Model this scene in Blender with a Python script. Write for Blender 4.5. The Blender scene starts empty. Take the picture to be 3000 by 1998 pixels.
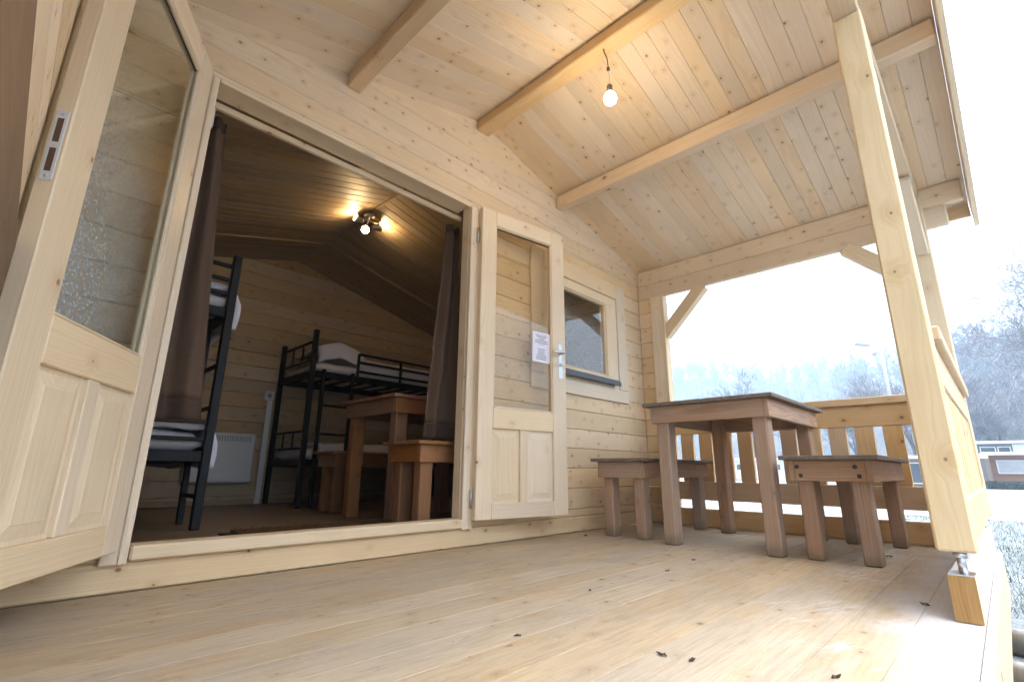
import bpy, math, random
from mathutils import Matrix, Vector, noise
R = math.radians
scn = bpy.context.scene
col = scn.collection
random.seed(7)

# ------------------------------------------------------------------ camera
CAM = Vector((0.0, -2.0336, 0.38))
YAW, PITCH, ROLL = 0.7951, 0.2583, 0.0092
fwd = Vector((math.sin(YAW)*math.cos(PITCH), math.cos(YAW)*math.cos(PITCH), math.sin(PITCH)))
rgt = Vector((math.cos(YAW), -math.sin(YAW), 0)); upv = rgt.cross(fwd)
r2 = rgt*math.cos(ROLL) + upv*math.sin(ROLL); u2 = -rgt*math.sin(ROLL) + upv*math.cos(ROLL)
cd = bpy.data.cameras.new('camera'); cam = bpy.data.objects.new('camera', cd); col.objects.link(cam)
cam.matrix_world = Matrix(((r2.x, u2.x, -fwd.x, CAM.x), (r2.y, u2.y, -fwd.y, CAM.y), (r2.z, u2.z, -fwd.z, CAM.z), (0, 0, 0, 1)))
cd.sensor_width = 36; cd.lens = 1431.0/3000*36; cd.clip_start = 0.01; cd.clip_end = 3000
scn.camera = cam

# ------------------------------------------------------------------ sky, sun, exposure
SUN_EL, SUN_AZ = R(78), R(140)          # azimuth measured from +Y towards +X
w = bpy.data.worlds.new('World'); scn.world = w; w.use_nodes = True
wn = w.node_tree; wn.nodes.clear()
sky = wn.nodes.new('ShaderNodeTexSky'); sky.sky_type = 'NISHITA'; sky.sun_disc = False
sky.sun_elevation = SUN_EL; sky.sun_rotation = SUN_AZ; sky.dust_density = 3.0; sky.air_density = 1.0; sky.ozone_density = 1.0
hs = wn.nodes.new('ShaderNodeHueSaturation'); hs.inputs['Saturation'].default_value = 0.30
bg = wn.nodes.new('ShaderNodeBackground'); bg.inputs['Strength'].default_value = 0.15
wo = wn.nodes.new('ShaderNodeOutputWorld')
wn.links.new(sky.outputs[0], hs.inputs['Color']); wn.links.new(hs.outputs[0], bg.inputs['Color']); wn.links.new(bg.outputs[0], wo.inputs[0])
sd = bpy.data.lights.new('sun', 'SUN'); sd.energy = 0.5; sd.angle = R(60); sd.color = (1.0, 0.96, 0.9)
so = bpy.data.objects.new('sun', sd); col.objects.link(so)
sdir = Vector((math.sin(SUN_AZ)*math.cos(SUN_EL), math.cos(SUN_AZ)*math.cos(SUN_EL), math.sin(SUN_EL)))
so.rotation_euler = sdir.to_track_quat('Z', 'Y').to_euler(); so.location = (4, -8, 12)
vs = scn.view_settings; vs.view_transform = 'Standard'; vs.look = 'None'; vs.gamma = 1; vs.use_curve_mapping = False
vs.exposure = 3.3

# ------------------------------------------------------------------ node helpers
class NT:
    def __init__(s, name):
        s.m = bpy.data.materials.new(name); s.m.use_nodes = True; s.t = s.m.node_tree; s.t.nodes.clear()
        s.out = s.n('ShaderNodeOutputMaterial')
    def n(s, typ, **kw):
        o = s.t.nodes.new(typ)
        for k, v in kw.items(): setattr(o, k, v)
        return o
    def set(s, sock, v):
        if hasattr(v, 'is_linked') or hasattr(v, 'links'): s.t.links.new(v, sock)
        else: sock.default_value = v
    def math(s, op, a, b=0.0, c=None, clamp=False):
        o = s.n('ShaderNodeMath', operation=op); o.use_clamp = clamp
        s.set(o.inputs[0], a); s.set(o.inputs[1], b)
        if c is not None: s.set(o.inputs[2], c)
        return o.outputs[0]
    def vmath(s, op, a, b=(0, 0, 0)):
        o = s.n('ShaderNodeVectorMath', operation=op); s.set(o.inputs[0], a); s.set(o.inputs[1], b); return o.outputs[0]
    def mix(s, f, a, b, mode='MIX'):
        o = s.n('ShaderNodeMix', data_type='RGBA', blend_type=mode)
        s.set(o.inputs[0], f); s.set(o.inputs[6], a); s.set(o.inputs[7], b); return o.outputs[2]
    def ramp(s, f, lo, hi, a=0.0, b=1.0):
        o = s.n('ShaderNodeMapRange', interpolation_type='SMOOTHSTEP')
        s.set(o.inputs[0], f); s.set(o.inputs[1], lo); s.set(o.inputs[2], hi); s.set(o.inputs[3], a); s.set(o.inputs[4], b); return o.outputs[0]
    def noise(s, vec, scale, detail=3, rough=0.55, dim='3D', out=0):
        o = s.n('ShaderNodeTexNoise', noise_dimensions=dim)
        if dim == '1D': s.set(o.inputs['W'], vec)
        else: s.set(o.inputs['Vector'], vec)
        o.inputs['Scale'].default_value = scale; o.inputs['Detail'].default_value = detail; o.inputs['Roughness'].default_value = rough
        return o.outputs[out]
    def bsdf(s, color, rough=0.5, spec=0.5, metal=0.0, bump=None, bstr=0.2, bdist=0.002, **kw):
        b = s.n('ShaderNodeBsdfPrincipled')
        s.set(b.inputs['Base Color'], color); s.set(b.inputs['Roughness'], rough)
        s.set(b.inputs['Specular IOR Level'], spec); s.set(b.inputs['Metallic'], metal)
        for k, v in kw.items(): s.set(b.inputs[k], v)
        if bump is not None:
            bp = s.n('ShaderNodeBump'); bp.inputs['Strength'].default_value = bstr; bp.inputs['Distance'].default_value = bdist
            s.set(bp.inputs['Height'], bump); s.t.links.new(bp.outputs[0], b.inputs['Normal'])
        return b.outputs[0]
    def done(s, sh): s.t.links.new(sh, s.out.inputs[0]); return s.m

def rgb(r, g, b): return (r, g, b, 1)

def wood(name, c1, c2, knot=(0.16, 0.07, 0.03), kdens=0.5, kscale=7.0, var=0.16, rough=0.55, grain=0.5, weather=0.0, wcol=(0.2, 0.19, 0.18),
         frost=0.0, deck=False, footdark=0.0, spec=0.3):
    N = NT(name)
    tc = N.n('ShaderNodeTexCoord'); oi = N.n('ShaderNodeObjectInfo'); rnd = oi.outputs['Random']
    off = N.n('ShaderNodeCombineXYZ')
    N.set(off.inputs[0], N.math('MULTIPLY', rnd, 37.0)); N.set(off.inputs[1], N.math('MULTIPLY', rnd, 91.7)); N.set(off.inputs[2], N.math('MULTIPLY', rnd, 53.3))
    P = N.vmath('ADD', tc.outputs['Object'], off.outputs[0])
    sp = N.n('ShaderNodeSeparateXYZ'); N.set(sp.inputs[0], P)
    so_ = N.n('ShaderNodeSeparateXYZ'); N.set(so_.inputs[0], tc.outputs['Object'])
    # knots: a plane of cells, skewed so that every face of the board shows round ones
    ky = N.math('MULTIPLY_ADD', sp.outputs[2], 1.31, sp.outputs[1])
    kv = N.n('ShaderNodeCombineXYZ'); N.set(kv.inputs[0], sp.outputs[0]); N.set(kv.inputs[1], N.math('MULTIPLY', ky, 1.35))
    wob = N.noise(P, 30, 2, out=1); kvv = N.vmath('ADD', kv.outputs[0], N.vmath('SCALE', wob, (0, 0, 0)))
    vo = N.n('ShaderNodeTexVoronoi', voronoi_dimensions='2D', feature='F1'); N.set(vo.inputs['Vector'], kv.outputs[0]); vo.inputs['Scale'].default_value = kscale
    vo.inputs['Randomness'].default_value = 1.0
    kd = vo.outputs['Distance']; sc = N.n('ShaderNodeSeparateColor'); N.set(sc.inputs[0], vo.outputs['Color'])
    sel = N.math('LESS_THAN', sc.outputs[0], kdens)
    size = N.math('MULTIPLY_ADD', N.math('POWER', sc.outputs[1], 2.5), 0.085, 0.028)
    kn = N.math('MULTIPLY', N.ramp(kd, size, N.math('MULTIPLY', size, 0.45)), sel)
    halo = N.math('MULTIPLY', N.ramp(kd, 0.30, 0.04), sel)
    # grain: rings round a heart that lies off the board, bent round the knots
    cy = N.math('MULTIPLY_ADD', rnd, 0.30, -0.15); cz = N.math('MULTIPLY_ADD', N.math('FRACT', N.math('MULTIPLY', rnd, 7.13)), 0.10, 0.05)
    lowv = N.n('ShaderNodeCombineXYZ'); N.set(lowv.inputs[0], N.math('MULTIPLY', sp.outputs[0], 0.9)); N.set(lowv.inputs[1], N.math('MULTIPLY', sp.outputs[1], 5.0)); N.set(lowv.inputs[2], N.math('MULTIPLY', sp.outputs[2], 5.0))
    low = N.noise(lowv.outputs[0], 1.6, 2)
    dy = N.math('ADD', so_.outputs[1], cy); dz = N.math('ADD', so_.outputs[2], cz)
    rr = N.math('SQRT', N.math('ADD', N.math('MULTIPLY', dy, dy), N.math('MULTIPLY', dz, dz)))
    rr = N.math('ADD', rr, N.math('MULTIPLY', low, 0.045)); rr = N.math('ADD', rr, N.math('MULTIPLY', halo, 0.012))
    g1 = N.noise(rr, 230, 2, 0.6, dim='1D')
    fv = N.n('ShaderNodeCombineXYZ'); N.set(fv.inputs[0], N.math('MULTIPLY', sp.outputs[0], 3.0)); N.set(fv.inputs[1], N.math('MULTIPLY', sp.outputs[1], 120)); N.set(fv.inputs[2], N.math('MULTIPLY', sp.outputs[2], 120))
    g2 = N.noise(fv.outputs[0], 2.0, 3, 0.6)
    gg = N.math('ADD', N.math('MULTIPLY', N.ramp(g1, 0.38, 0.68), 0.65), N.math('MULTIPLY', N.ramp(g2, 0.35, 0.7), 0.35))
    base = N.mix(N.math('MULTIPLY', gg, grain), rgb(*c1), rgb(*c2))
    base = N.mix(N.math('MULTIPLY', halo, 0.28), base, rgb(c2[0]*0.8, c2[1]*0.66, c2[2]*0.5))
    big = N.noise(P, 2.3, 2)
    v = N.math('MULTIPLY_ADD', N.math('SUBTRACT', N.math('FRACT', N.math('MULTIPLY', rnd, 13.77)), 0.5), var*2, 1.0)
    v = N.math('MULTIPLY', v, N.math('MULTIPLY_ADD', big, 0.24, 0.88))
    hv = N.n('ShaderNodeHueSaturation'); N.set(hv.inputs['Color'], base); N.set(hv.inputs['Value'], v)
    N.set(hv.inputs['Saturation'], N.math('MULTIPLY_ADD', N.math('FRACT', N.math('MULTIPLY', rnd, 5.31)), 0.35, 0.83))
    c = hv.outputs[0]
    kfade = N.noise(P, 60, 1)
    c = N.mix(N.math('MULTIPLY', kn, N.math('MULTIPLY_ADD', kfade, 0.5, 0.5)), c, rgb(*knot))
    geo = N.n('ShaderNodeNewGeometry'); ps = N.n('ShaderNodeSeparateXYZ'); N.set(ps.inputs[0], geo.outputs['Position'])
    ro = rough
    if weather:
        wv = N.n('ShaderNodeCombineXYZ'); N.set(wv.inputs[0], N.math('MULTIPLY', sp.outputs[0], 2.0)); N.set(wv.inputs[1], N.math('MULTIPLY', sp.outputs[1], 12)); N.set(wv.inputs[2], N.math('MULTIPLY', sp.outputs[2], 12))
        wf = N.ramp(N.noise(wv.outputs[0], 2.2, 4, 0.65), 0.38, 0.72)
        c = N.mix(N.math('MULTIPLY', wf, weather), c, rgb(*wcol))
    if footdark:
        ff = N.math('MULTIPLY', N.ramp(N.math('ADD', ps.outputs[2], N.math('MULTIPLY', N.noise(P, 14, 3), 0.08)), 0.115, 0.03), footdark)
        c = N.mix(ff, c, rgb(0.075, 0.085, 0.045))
    if deck:
        pv = geo.outputs['Position']
        st = N.n('ShaderNodeCombineXYZ'); N.set(st.inputs[0], N.math('MULTIPLY', ps.outputs[0], 1.0)); N.set(st.inputs[1], N.math('MULTIPLY', ps.outputs[1], 2.6))
        d1 = N.ramp(N.noise(st.outputs[0], 1.9, 5, 0.62), 0.40, 0.70)
        c = N.mix(N.math('MULTIPLY', d1, 0.62), c, rgb(0.40, 0.345, 0.275))
        s2 = N.n('ShaderNodeCombineXYZ'); N.set(s2.inputs[0], N.math('MULTIPLY', ps.outputs[0], 2.2)); N.set(s2.inputs[1], N.math('MULTIPLY', ps.outputs[1], 7.0)); N.set(s2.inputs[2], 3.3)
        d2 = N.ramp(N.noise(s2.outputs[0], 2.6, 6, 0.72), 0.60, 0.74)
        c = N.mix(N.math('MULTIPLY', d2, 0.6), c, rgb(0.15, 0.145, 0.13))
        d4 = N.ramp(N.noise(s2.outputs[0], 1.1, 5, 0.7), 0.50, 0.66)
        c = N.mix(N.math('MULTIPLY', d4, 0.45), c, rgb(0.46, 0.32, 0.16))
        s3 = N.n('ShaderNodeCombineXYZ'); N.set(s3.inputs[0], N.math('MULTIPLY', ps.outputs[0], 9)); N.set(s3.inputs[1], N.math('MULTIPLY', ps.outputs[1], 26)); N.set(s3.inputs[2], 8.1)
        d3 = N.ramp(N.noise(s3.outputs[0], 1.4, 3, 0.6), 0.70, 0.76)
        c = N.mix(N.math('MULTIPLY', d3, 0.6), c, rgb(0.10, 0.07, 0.05))
        s5 = N.n('ShaderNodeCombineXYZ'); N.set(s5.inputs[0], N.math('MULTIPLY', ps.outputs[0], 6)); N.set(s5.inputs[1], N.math('MULTIPLY', ps.outputs[1], 70)); N.set(s5.inputs[2], 1.9)
        d5 = N.ramp(N.noise(s5.outputs[0], 1.0, 5, 0.7), 0.42, 0.66)
        c = N.mix(N.math('MULTIPLY', d5, 0.28), c, rgb(0.26, 0.205, 0.14))
        d6 = N.ramp(N.noise(pv, 55, 4, 0.75), 0.56, 0.68)
        c = N.mix(N.math('MULTIPLY', d6, 0.35), c, rgb(0.54, 0.50, 0.44))
        # frost that lies along the open front edge, thinning towards the wall
        edge = N.math('ADD', ps.outputs[1], N.math('MULTIPLY', N.math('SUBTRACT', N.noise(pv, 3.0, 4, 0.6), 0.5), 0.34))
        edge = N.math('ADD', edge, N.math('MULTIPLY', N.ramp(ps.outputs[0], 1.9, 0.9), 0.22))
        fr = N.ramp(edge, -1.66, -1.86)
        spk = N.ramp(N.noise(pv, 160, 3, 0.7), 0.36, 0.62)
        scr = N.n('ShaderNodeCombineXYZ'); N.set(scr.inputs[0], N.math('MULTIPLY', ps.outputs[0], 10)); N.set(scr.inputs[1], N.math('MULTIPLY', N.math('MULTIPLY_ADD', ps.outputs[0], 0.35, ps.outputs[1]), 55)); N.set(scr.inputs[2], 0.7)
        pat = N.math('MULTIPLY', N.math('MULTIPLY', N.ramp(N.noise(pv, 3.1, 2), 0.50, 0.60), N.ramp(ps.outputs[1], -1.35, -1.5)), N.ramp(ps.outputs[0], 1.15, 1.4))
        scf = N.math('MULTIPLY', N.ramp(N.noise(scr.outputs[0], 1.0, 4, 0.65), 0.50, 0.60), pat)
        fr = N.math('MAXIMUM', N.math('MULTIPLY', fr, N.math('MULTIPLY_ADD', spk, 0.45, 0.5)), N.math('MULTIPLY', scf, 0.42), clamp=True)
        c = N.mix(fr, c, rgb(0.60, 0.615, 0.67))
        ro = N.math('MULTIPLY_ADD', d2, -0.12, rough)
    if frost:
        nz = N.n('ShaderNodeSeparateXYZ'); N.set(nz.inputs[0], geo.outputs['Normal'])
        ft = N.math('MULTIPLY', N.ramp(nz.outputs[2], 0.55, 0.9), N.ramp(N.noise(geo.outputs['Position'], 40, 5, 0.7), 0.25, 0.55))
        c = N.mix(N.math('MULTIPLY', ft, frost), c, rgb(0.80, 0.82, 0.86))
    return N.done(N.bsdf(c, ro, spec, bump=N.math('ADD', N.math('MULTIPLY', gg, 0.7), N.math('MULTIPLY', kn, 0.5)), bstr=0.22, bdist=0.0015))

def plain(name, c, rough=0.5, metal=0.0, spec=0.5, nscale=0, namt=0.15, bstr=0.15):
    N = NT(name)
    if nscale:
        tc = N.n('ShaderNodeTexCoord'); f = N.noise(tc.outputs['Object'], nscale, 4, 0.6)
        cc = N.mix(f, rgb(*[x*(1-namt) for x in c]), rgb(*[min(1, x*(1+namt)) for x in c]))
        return N.done(N.bsdf(cc, rough, spec, metal, bump=f, bstr=bstr, bdist=0.003))
    return N.done(N.bsdf(rgb(*c), rough, spec, metal))

PINE = (0.75, 0.585, 0.385); PINE2 = (0.60, 0.42, 0.235)
M_wall = wood('pine_wall', PINE, PINE2, kdens=0.62, kscale=9, var=0.08)
M_roof = wood('pine_roof', (0.75, 0.60, 0.425), (0.61, 0.45, 0.28), kdens=0.55, kscale=8, var=0.075, rough=0.62)
M_beam = wood('pine_beam', (0.70, 0.52, 0.325), (0.56, 0.365, 0.185), kdens=0.3, kscale=5, var=0.05)
M_door = wood('pine_door', (0.76, 0.625, 0.45), (0.62, 0.465, 0.285), kdens=0.2, kscale=6, var=0.06, rough=0.48)
M_rail = wood('pine_rail', (0.69, 0.48, 0.26), (0.55, 0.335, 0.145), kdens=0.35, kscale=6, var=0.08, frost=0.85)
M_post = wood('pine_post', (0.75, 0.60, 0.40), (0.61, 0.445, 0.25), kdens=0.55, kscale=4.5, var=0.05, frost=0.8)
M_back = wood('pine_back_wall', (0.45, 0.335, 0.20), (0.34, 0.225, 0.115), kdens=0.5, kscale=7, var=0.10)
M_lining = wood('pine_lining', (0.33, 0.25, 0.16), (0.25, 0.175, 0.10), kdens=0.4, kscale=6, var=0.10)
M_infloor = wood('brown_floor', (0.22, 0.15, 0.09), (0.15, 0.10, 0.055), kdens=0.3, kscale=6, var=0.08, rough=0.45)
M_deck = wood('pine_deck', (0.54, 0.43, 0.30), (0.43, 0.325, 0.21), kdens=0.4, kscale=7, var=0.05, rough=0.72, spec=0.15, deck=True)
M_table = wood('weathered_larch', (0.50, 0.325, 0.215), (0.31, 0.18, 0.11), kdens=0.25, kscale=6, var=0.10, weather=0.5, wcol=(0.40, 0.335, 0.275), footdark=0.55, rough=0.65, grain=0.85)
M_tabtop = wood('weathered_larch_top', (0.24, 0.19, 0.15), (0.15, 0.12, 0.10), kdens=0.2, kscale=6, var=0.12, weather=0.8, wcol=(0.13, 0.13, 0.125), rough=0.7)
M_intable = wood('oiled_larch', (0.30, 0.15, 0.068), (0.21, 0.09, 0.036), kdens=0.25, kscale=6, var=0.08)
M_breast = wood('dark_breast_board', (0.17, 0.095, 0.045), (0.105, 0.055, 0.024), kdens=0.35, kscale=6, var=0.03, grain=0.8)  # much darker brown than the other porch pine
M_endgrain = wood('damp_end_grain', (0.42, 0.26, 0.125), (0.27, 0.15, 0.065), kdens=0.0, grain=0.9, var=0.02)
M_bolt = plain('rusty_bolt', (0.09, 0.065, 0.05), 0.6, 0.4)
M_black = plain('black_metal', (0.010, 0.010, 0.011), 0.5, 0.0, 0.25)
M_sillm = plain('dark_sill', (0.035, 0.04, 0.05), 0.35)
M_steel = plain('zinc_steel', (0.55, 0.57, 0.60), 0.32, 1.0, nscale=40)
M_chrome = plain('chrome', (0.7, 0.7, 0.7), 0.12, 1.0)
M_mort = plain('mortise_dark', (0.10, 0.05, 0.03), 0.7)
M_white = plain('white_enamel', (0.58, 0.59, 0.60), 0.4)
M_grille = plain('heater_grille', (0.32, 0.34, 0.36), 0.5)
M_linen = plain('white_linen', (0.70, 0.70, 0.76), 0.85, spec=0.1, nscale=9, namt=0.05)
M_matt = plain('mattress_ticking', (0.62, 0.60, 0.60), 0.9, spec=0.1, nscale=30, namt=0.06)
M_curt = plain('brown_curtain_cloth', (0.105, 0.068, 0.048), 0.9, spec=0.1, nscale=180, namt=0.22)
M_hem = plain('brown_curtain_hem', (0.070, 0.046, 0.034), 0.9, spec=0.1, nscale=180, namt=0.22)
M_tape = plain('white_header_tape', (0.6, 0.6, 0.62), 0.8)
M_felt = plain('roof_felt', (0.05, 0.05, 0.055), 0.9, nscale=20)
M_rubber = plain('black_rubber', (0.02, 0.02, 0.02), 0.8)
M_brass = plain('lamp_holder', (0.12, 0.09, 0.05), 0.45)
M_wire = plain('wire_sheath', (0.10, 0.05, 0.035), 0.6)
M_leaf = plain('dead_leaf', (0.055, 0.028, 0.018), 0.8, nscale=60)

def coir():
    N = NT('coir_mat'); tc = N.n('ShaderNodeTexCoord'); f = N.noise(tc.outputs['Object'], 220, 4, 0.7)
    return N.done(N.bsdf(N.mix(f, rgb(0.06, 0.03, 0.015), rgb(0.26, 0.14, 0.06)), 0.95, 0.1, bump=f, bstr=1.0, bdist=0.01))
M_coir = coir()

def glass(name, mist=0.0, refl=0.7, tint=(0.93, 0.95, 0.94), corner=False):
    N = NT(name); tc = N.n('ShaderNodeTexCoord'); P = tc.outputs['Object']
    tr = N.n('ShaderNodeBsdfTransparent'); tr.inputs[0].default_value = rgb(*tint)
    gl = N.n('ShaderNodeBsdfGlossy'); gl.inputs['Roughness'].default_value = 0.015; gl.inputs[0].default_value = rgb(1, 1, 1)
    fr = N.n('ShaderNodeFresnel'); ge = N.n('ShaderNodeNewGeometry'); N.set(fr.inputs[0], N.math('MULTIPLY_ADD', ge.outputs['Backfacing'], 1/1.6-1.6, 1.6))
    m1 = N.n('ShaderNodeMixShader'); N.set(m1.inputs[0], N.math('MULTIPLY', fr.outputs[0], refl, clamp=True)); N.t.links.new(tr.outputs[0], m1.inputs[1]); N.t.links.new(gl.outputs[0], m1.inputs[2])
    sh = m1.outputs[0]
    if mist:
        vo = N.n('ShaderNodeTexVoronoi', voronoi_dimensions='3D'); N.set(vo.inputs['Vector'], P); vo.inputs['Scale'].default_value = 85
        drop = N.ramp(vo.outputs['Distance'], 0.55, 0.25)
        sp = N.n('ShaderNodeSeparateXYZ'); N.set(sp.inputs[0], P)
        if corner: region = N.math('MULTIPLY', N.ramp(N.math('ADD', sp.outputs[0], N.math('MULTIPLY', N.math('SUBTRACT', N.noise(P, 5, 3), 0.5), 0.35)), -0.22, 0.22), N.ramp(sp.outputs[2], 0.35, -0.5))
        else: region = N.ramp(N.math('ADD', sp.outputs[2], N.math('MULTIPLY', N.math('SUBTRACT', N.noise(P, 4, 3), 0.5), 0.35)), 0.20, -0.10)
        film = N.math('MULTIPLY', region, N.math('MULTIPLY_ADD', drop, 0.55, 0.25))
        df = N.n('ShaderNodeBsdfDiffuse'); df.inputs[0].default_value = rgb(0.50, 0.52, 0.53)
        m2 = N.n('ShaderNodeMixShader'); N.set(m2.inputs[0], N.math('MULTIPLY', film, mist)); N.t.links.new(sh, m2.inputs[1]); N.t.links.new(df.outputs[0], m2.inputs[2]); sh = m2.outputs[0]
    return N.done(sh)
M_glassL = glass('door_glass_misted', 0.8, corner=True)
M_glassR = glass('door_glass', 0.07, refl=0.45, tint=(0.95, 0.92, 0.86))
M_glassW = glass('window_glass_frosted', 0.62)

def emit(name, c, s):
    N = NT(name); e = N.n('ShaderNodeEmission'); e.inputs[0].default_value = rgb(*c); e.inputs[1].default_value = s; return N.done(e.outputs[0])
M_bulb = emit('lit_bulb', (1.0, 0.80, 0.54), 21.0)
M_bulb2 = emit('lit_spot_bulb', (1.0, 0.68, 0.34), 55.0)

def paper():
    N = NT('printed_paper'); tc = N.n('ShaderNodeTexCoord'); s = N.n('ShaderNodeSeparateXYZ'); N.set(s.inputs[0], tc.outputs['Object'])
    row = N.math('FRACT', N.math('MULTIPLY', s.outputs[1], 78.0)); line = N.math('LESS_THAN', row, 0.5)
    idx = N.math('FLOOR', N.math('MULTIPLY', s.outputs[1], 78.0))
    wn_ = N.n('ShaderNodeTexWhiteNoise', noise_dimensions='1D'); N.set(wn_.inputs['W'], idx)
    half = N.math('MULTIPLY_ADD', wn_.outputs[0], 0.030, 0.024)
    inside = N.math('LESS_THAN', N.math('ABSOLUTE', s.outputs[0]), half)
    gap = N.math('GREATER_THAN', N.math('ABSOLUTE', N.math('ADD', s.outputs[1], -0.004)), 0.012)
    top = N.math('LESS_THAN', N.math('ABSOLUTE', s.outputs[1]), 0.080)
    letters = N.math('GREATER_THAN', N.noise(tc.outputs['Object'], 300, 1), 0.36)
    f = N.math('MULTIPLY', N.math('MULTIPLY', N.math('MULTIPLY', line, inside), N.math('MULTIPLY', gap, top)), letters)
    return N.done(N.bsdf(N.mix(N.math('MULTIPLY', f, 0.8), rgb(0.80, 0.79, 0.90), rgb(0.10, 0.10, 0.16)), 0.6, 0.3))
M_paper = paper()

# ------------------------------------------------------------------ object helpers
WM = {}
CUR = Matrix.Identity(4)
def reg(o, parent, world):
    col.objects.link(o)
    if parent is not None:
        o.parent = parent; o.matrix_parent_inverse = WM[parent.name].inverted()
    o.matrix_basis = world; WM[o.name] = world.copy(); return o
def thing(name, label, cat, loc=(0, 0, 0), group=None, rz=0.0):
    o = bpy.data.objects.new(name, None); o.empty_display_size = 0.1
    reg(o, None, CUR @ Matrix.Translation(loc) @ Matrix.Rotation(rz, 4, 'Z')); return tag(o, label, cat, group)
def tag(o, label, cat, group=None):
    o['label'] = label; o['category'] = cat
    if group: o['group'] = group
    return o
MC = {}
def box_mesh(dx, dy, dz, bev):
    key = (round(dx, 4), round(dy, 4), round(dz, 4), round(bev, 4))
    if key in MC: return MC[key]
    hx, hy, hz = dx/2, dy/2, dz/2; b = min(bev, hx*0.9, hy*0.9, hz*0.9)
    me = bpy.data.meshes.new('box')
    if b <= 0:
        vv = [(sx*hx, sy*hy, sz*hz) for sx in (-1, 1) for sy in (-1, 1) for sz in (-1, 1)]
        ff = [(0, 1, 3, 2), (4, 6, 7, 5), (0, 4, 5, 1), (2, 3, 7, 6), (0, 2, 6, 4), (1, 5, 7, 3)]
    else:
        vv = []; ix = {}
        for sx in (-1, 1):
            for sy in (-1, 1):
                for sz in (-1, 1):
                    for a in range(3):
                        c = [sx*(hx-b), sy*(hy-b), sz*(hz-b)]; h = (hx, hy, hz); c[a] = (sx, sy, sz)[a]*h[a]
                        ix[(sx, sy, sz, a)] = len(vv); vv.append(tuple(c))
        ff = []
        for a in range(3):
            o1, o2 = [(1, 2), (2, 0), (0, 1)][a]
            for s in (-1, 1):
                q = []
                for (p, r) in ((-1, -1), (1, -1), (1, 1), (-1, 1)):
                    t = [0, 0, 0]; t[a] = s; t[o1] = p; t[o2] = r; q.append(ix[(t[0], t[1], t[2], a)])
                ff.append(tuple(q if s > 0 else q[::-1]))
        for a in range(3):
            o1, o2 = [(1, 2), (2, 0), (0, 1)][a]
            for p in (-1, 1):
                for r in (-1, 1):
                    def g(sa, face):
                        t = [0, 0, 0]; t[a] = sa; t[o1] = p; t[o2] = r; return ix[(t[0], t[1], t[2], face)]
                    q = [g(-1, o1), g(1, o1), g(1, o2), g(-1, o2)]
                    ff.append(tuple(q if p*r < 0 else q[::-1]))
        for sx in (-1, 1):
            for sy in (-1, 1):
                for sz in (-1, 1):
                    q = [ix[(sx, sy, sz, 0)], ix[(sx, sy, sz, 1)], ix[(sx, sy, sz, 2)]]
                    ff.append(tuple(q if sx*sy*sz > 0 else q[::-1]))
    me.from_pydata(vv, [], ff); me.update(); MC[key] = me; return me
MM = {}
def with_mat(me, mat):
    key = (me.name, mat.name)
    if key in MM: return MM[key]
    m = me if not me.materials else me.copy()
    if m.materials: m.materials.clear()
    m.materials.append(mat); MM[key] = m; return m
def board(name, parent, a, b, w_, t_, up, mat, bev=0.003):
    a = Vector(a); b = Vector(b); L = (b-a).length; x = (b-a)/L; up = Vector(up)
    z = (up - x*up.dot(x)).normalized(); y = z.cross(x)
    me = with_mat(box_mesh(L, w_, t_, bev), mat)
    o = bpy.data.objects.new(name, me); c = (a+b)/2
    return reg(o, parent, CUR @ Matrix(((x.x, y.x, z.x, c.x), (x.y, y.y, z.y, c.y), (x.z, y.z, z.z, c.z), (0, 0, 0, 1))))
def box(name, parent, x0, x1, y0, y1, z0, z1, mat, axis=None, bev=0.003):
    d = (x1-x0, y1-y0, z1-z0); cx, cy, cz = (x0+x1)/2, (y0+y1)/2, (z0+z1)/2
    if axis is None: axis = 'xyz'[d.index(max(d))]
    if axis == 'x':
        if d[1] < d[2]: return board(name, parent, (x0, cy, cz), (x1, cy, cz), d[2], d[1], (0, 1, 0), mat, bev)
        return board(name, parent, (x0, cy, cz), (x1, cy, cz), d[1], d[2], (0, 0, 1), mat, bev)
    if axis == 'y':
        if d[0] < d[2]: return board(name, parent, (cx, y0, cz), (cx, y1, cz), d[2], d[0], (1, 0, 0), mat, bev)
        return board(name, parent, (cx, y0, cz), (cx, y1, cz), d[0], d[2], (0, 0, 1), mat, bev)
    if d[0] < d[1]: return board(name, parent, (cx, cy, z0), (cx, cy, z1), d[1], d[0], (1, 0, 0), mat, bev)
    return board(name, parent, (cx, cy, z0), (cx, cy, z1), d[0], d[1], (0, 1, 0), mat, bev)
def mesh_obj(name, parent, vv, ff, mat, world=None, smooth=False):
    me = bpy.data.meshes.new(name); me.from_pydata([tuple(v) for v in vv], [], ff); me.update(); me.materials.append(mat)
    if smooth: me.polygons.foreach_set('use_smooth', [True]*len(me.polygons))
    o = bpy.data.objects.new(name, me); return reg(o, parent, CUR @ (world or Matrix.Identity(4)))
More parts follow.
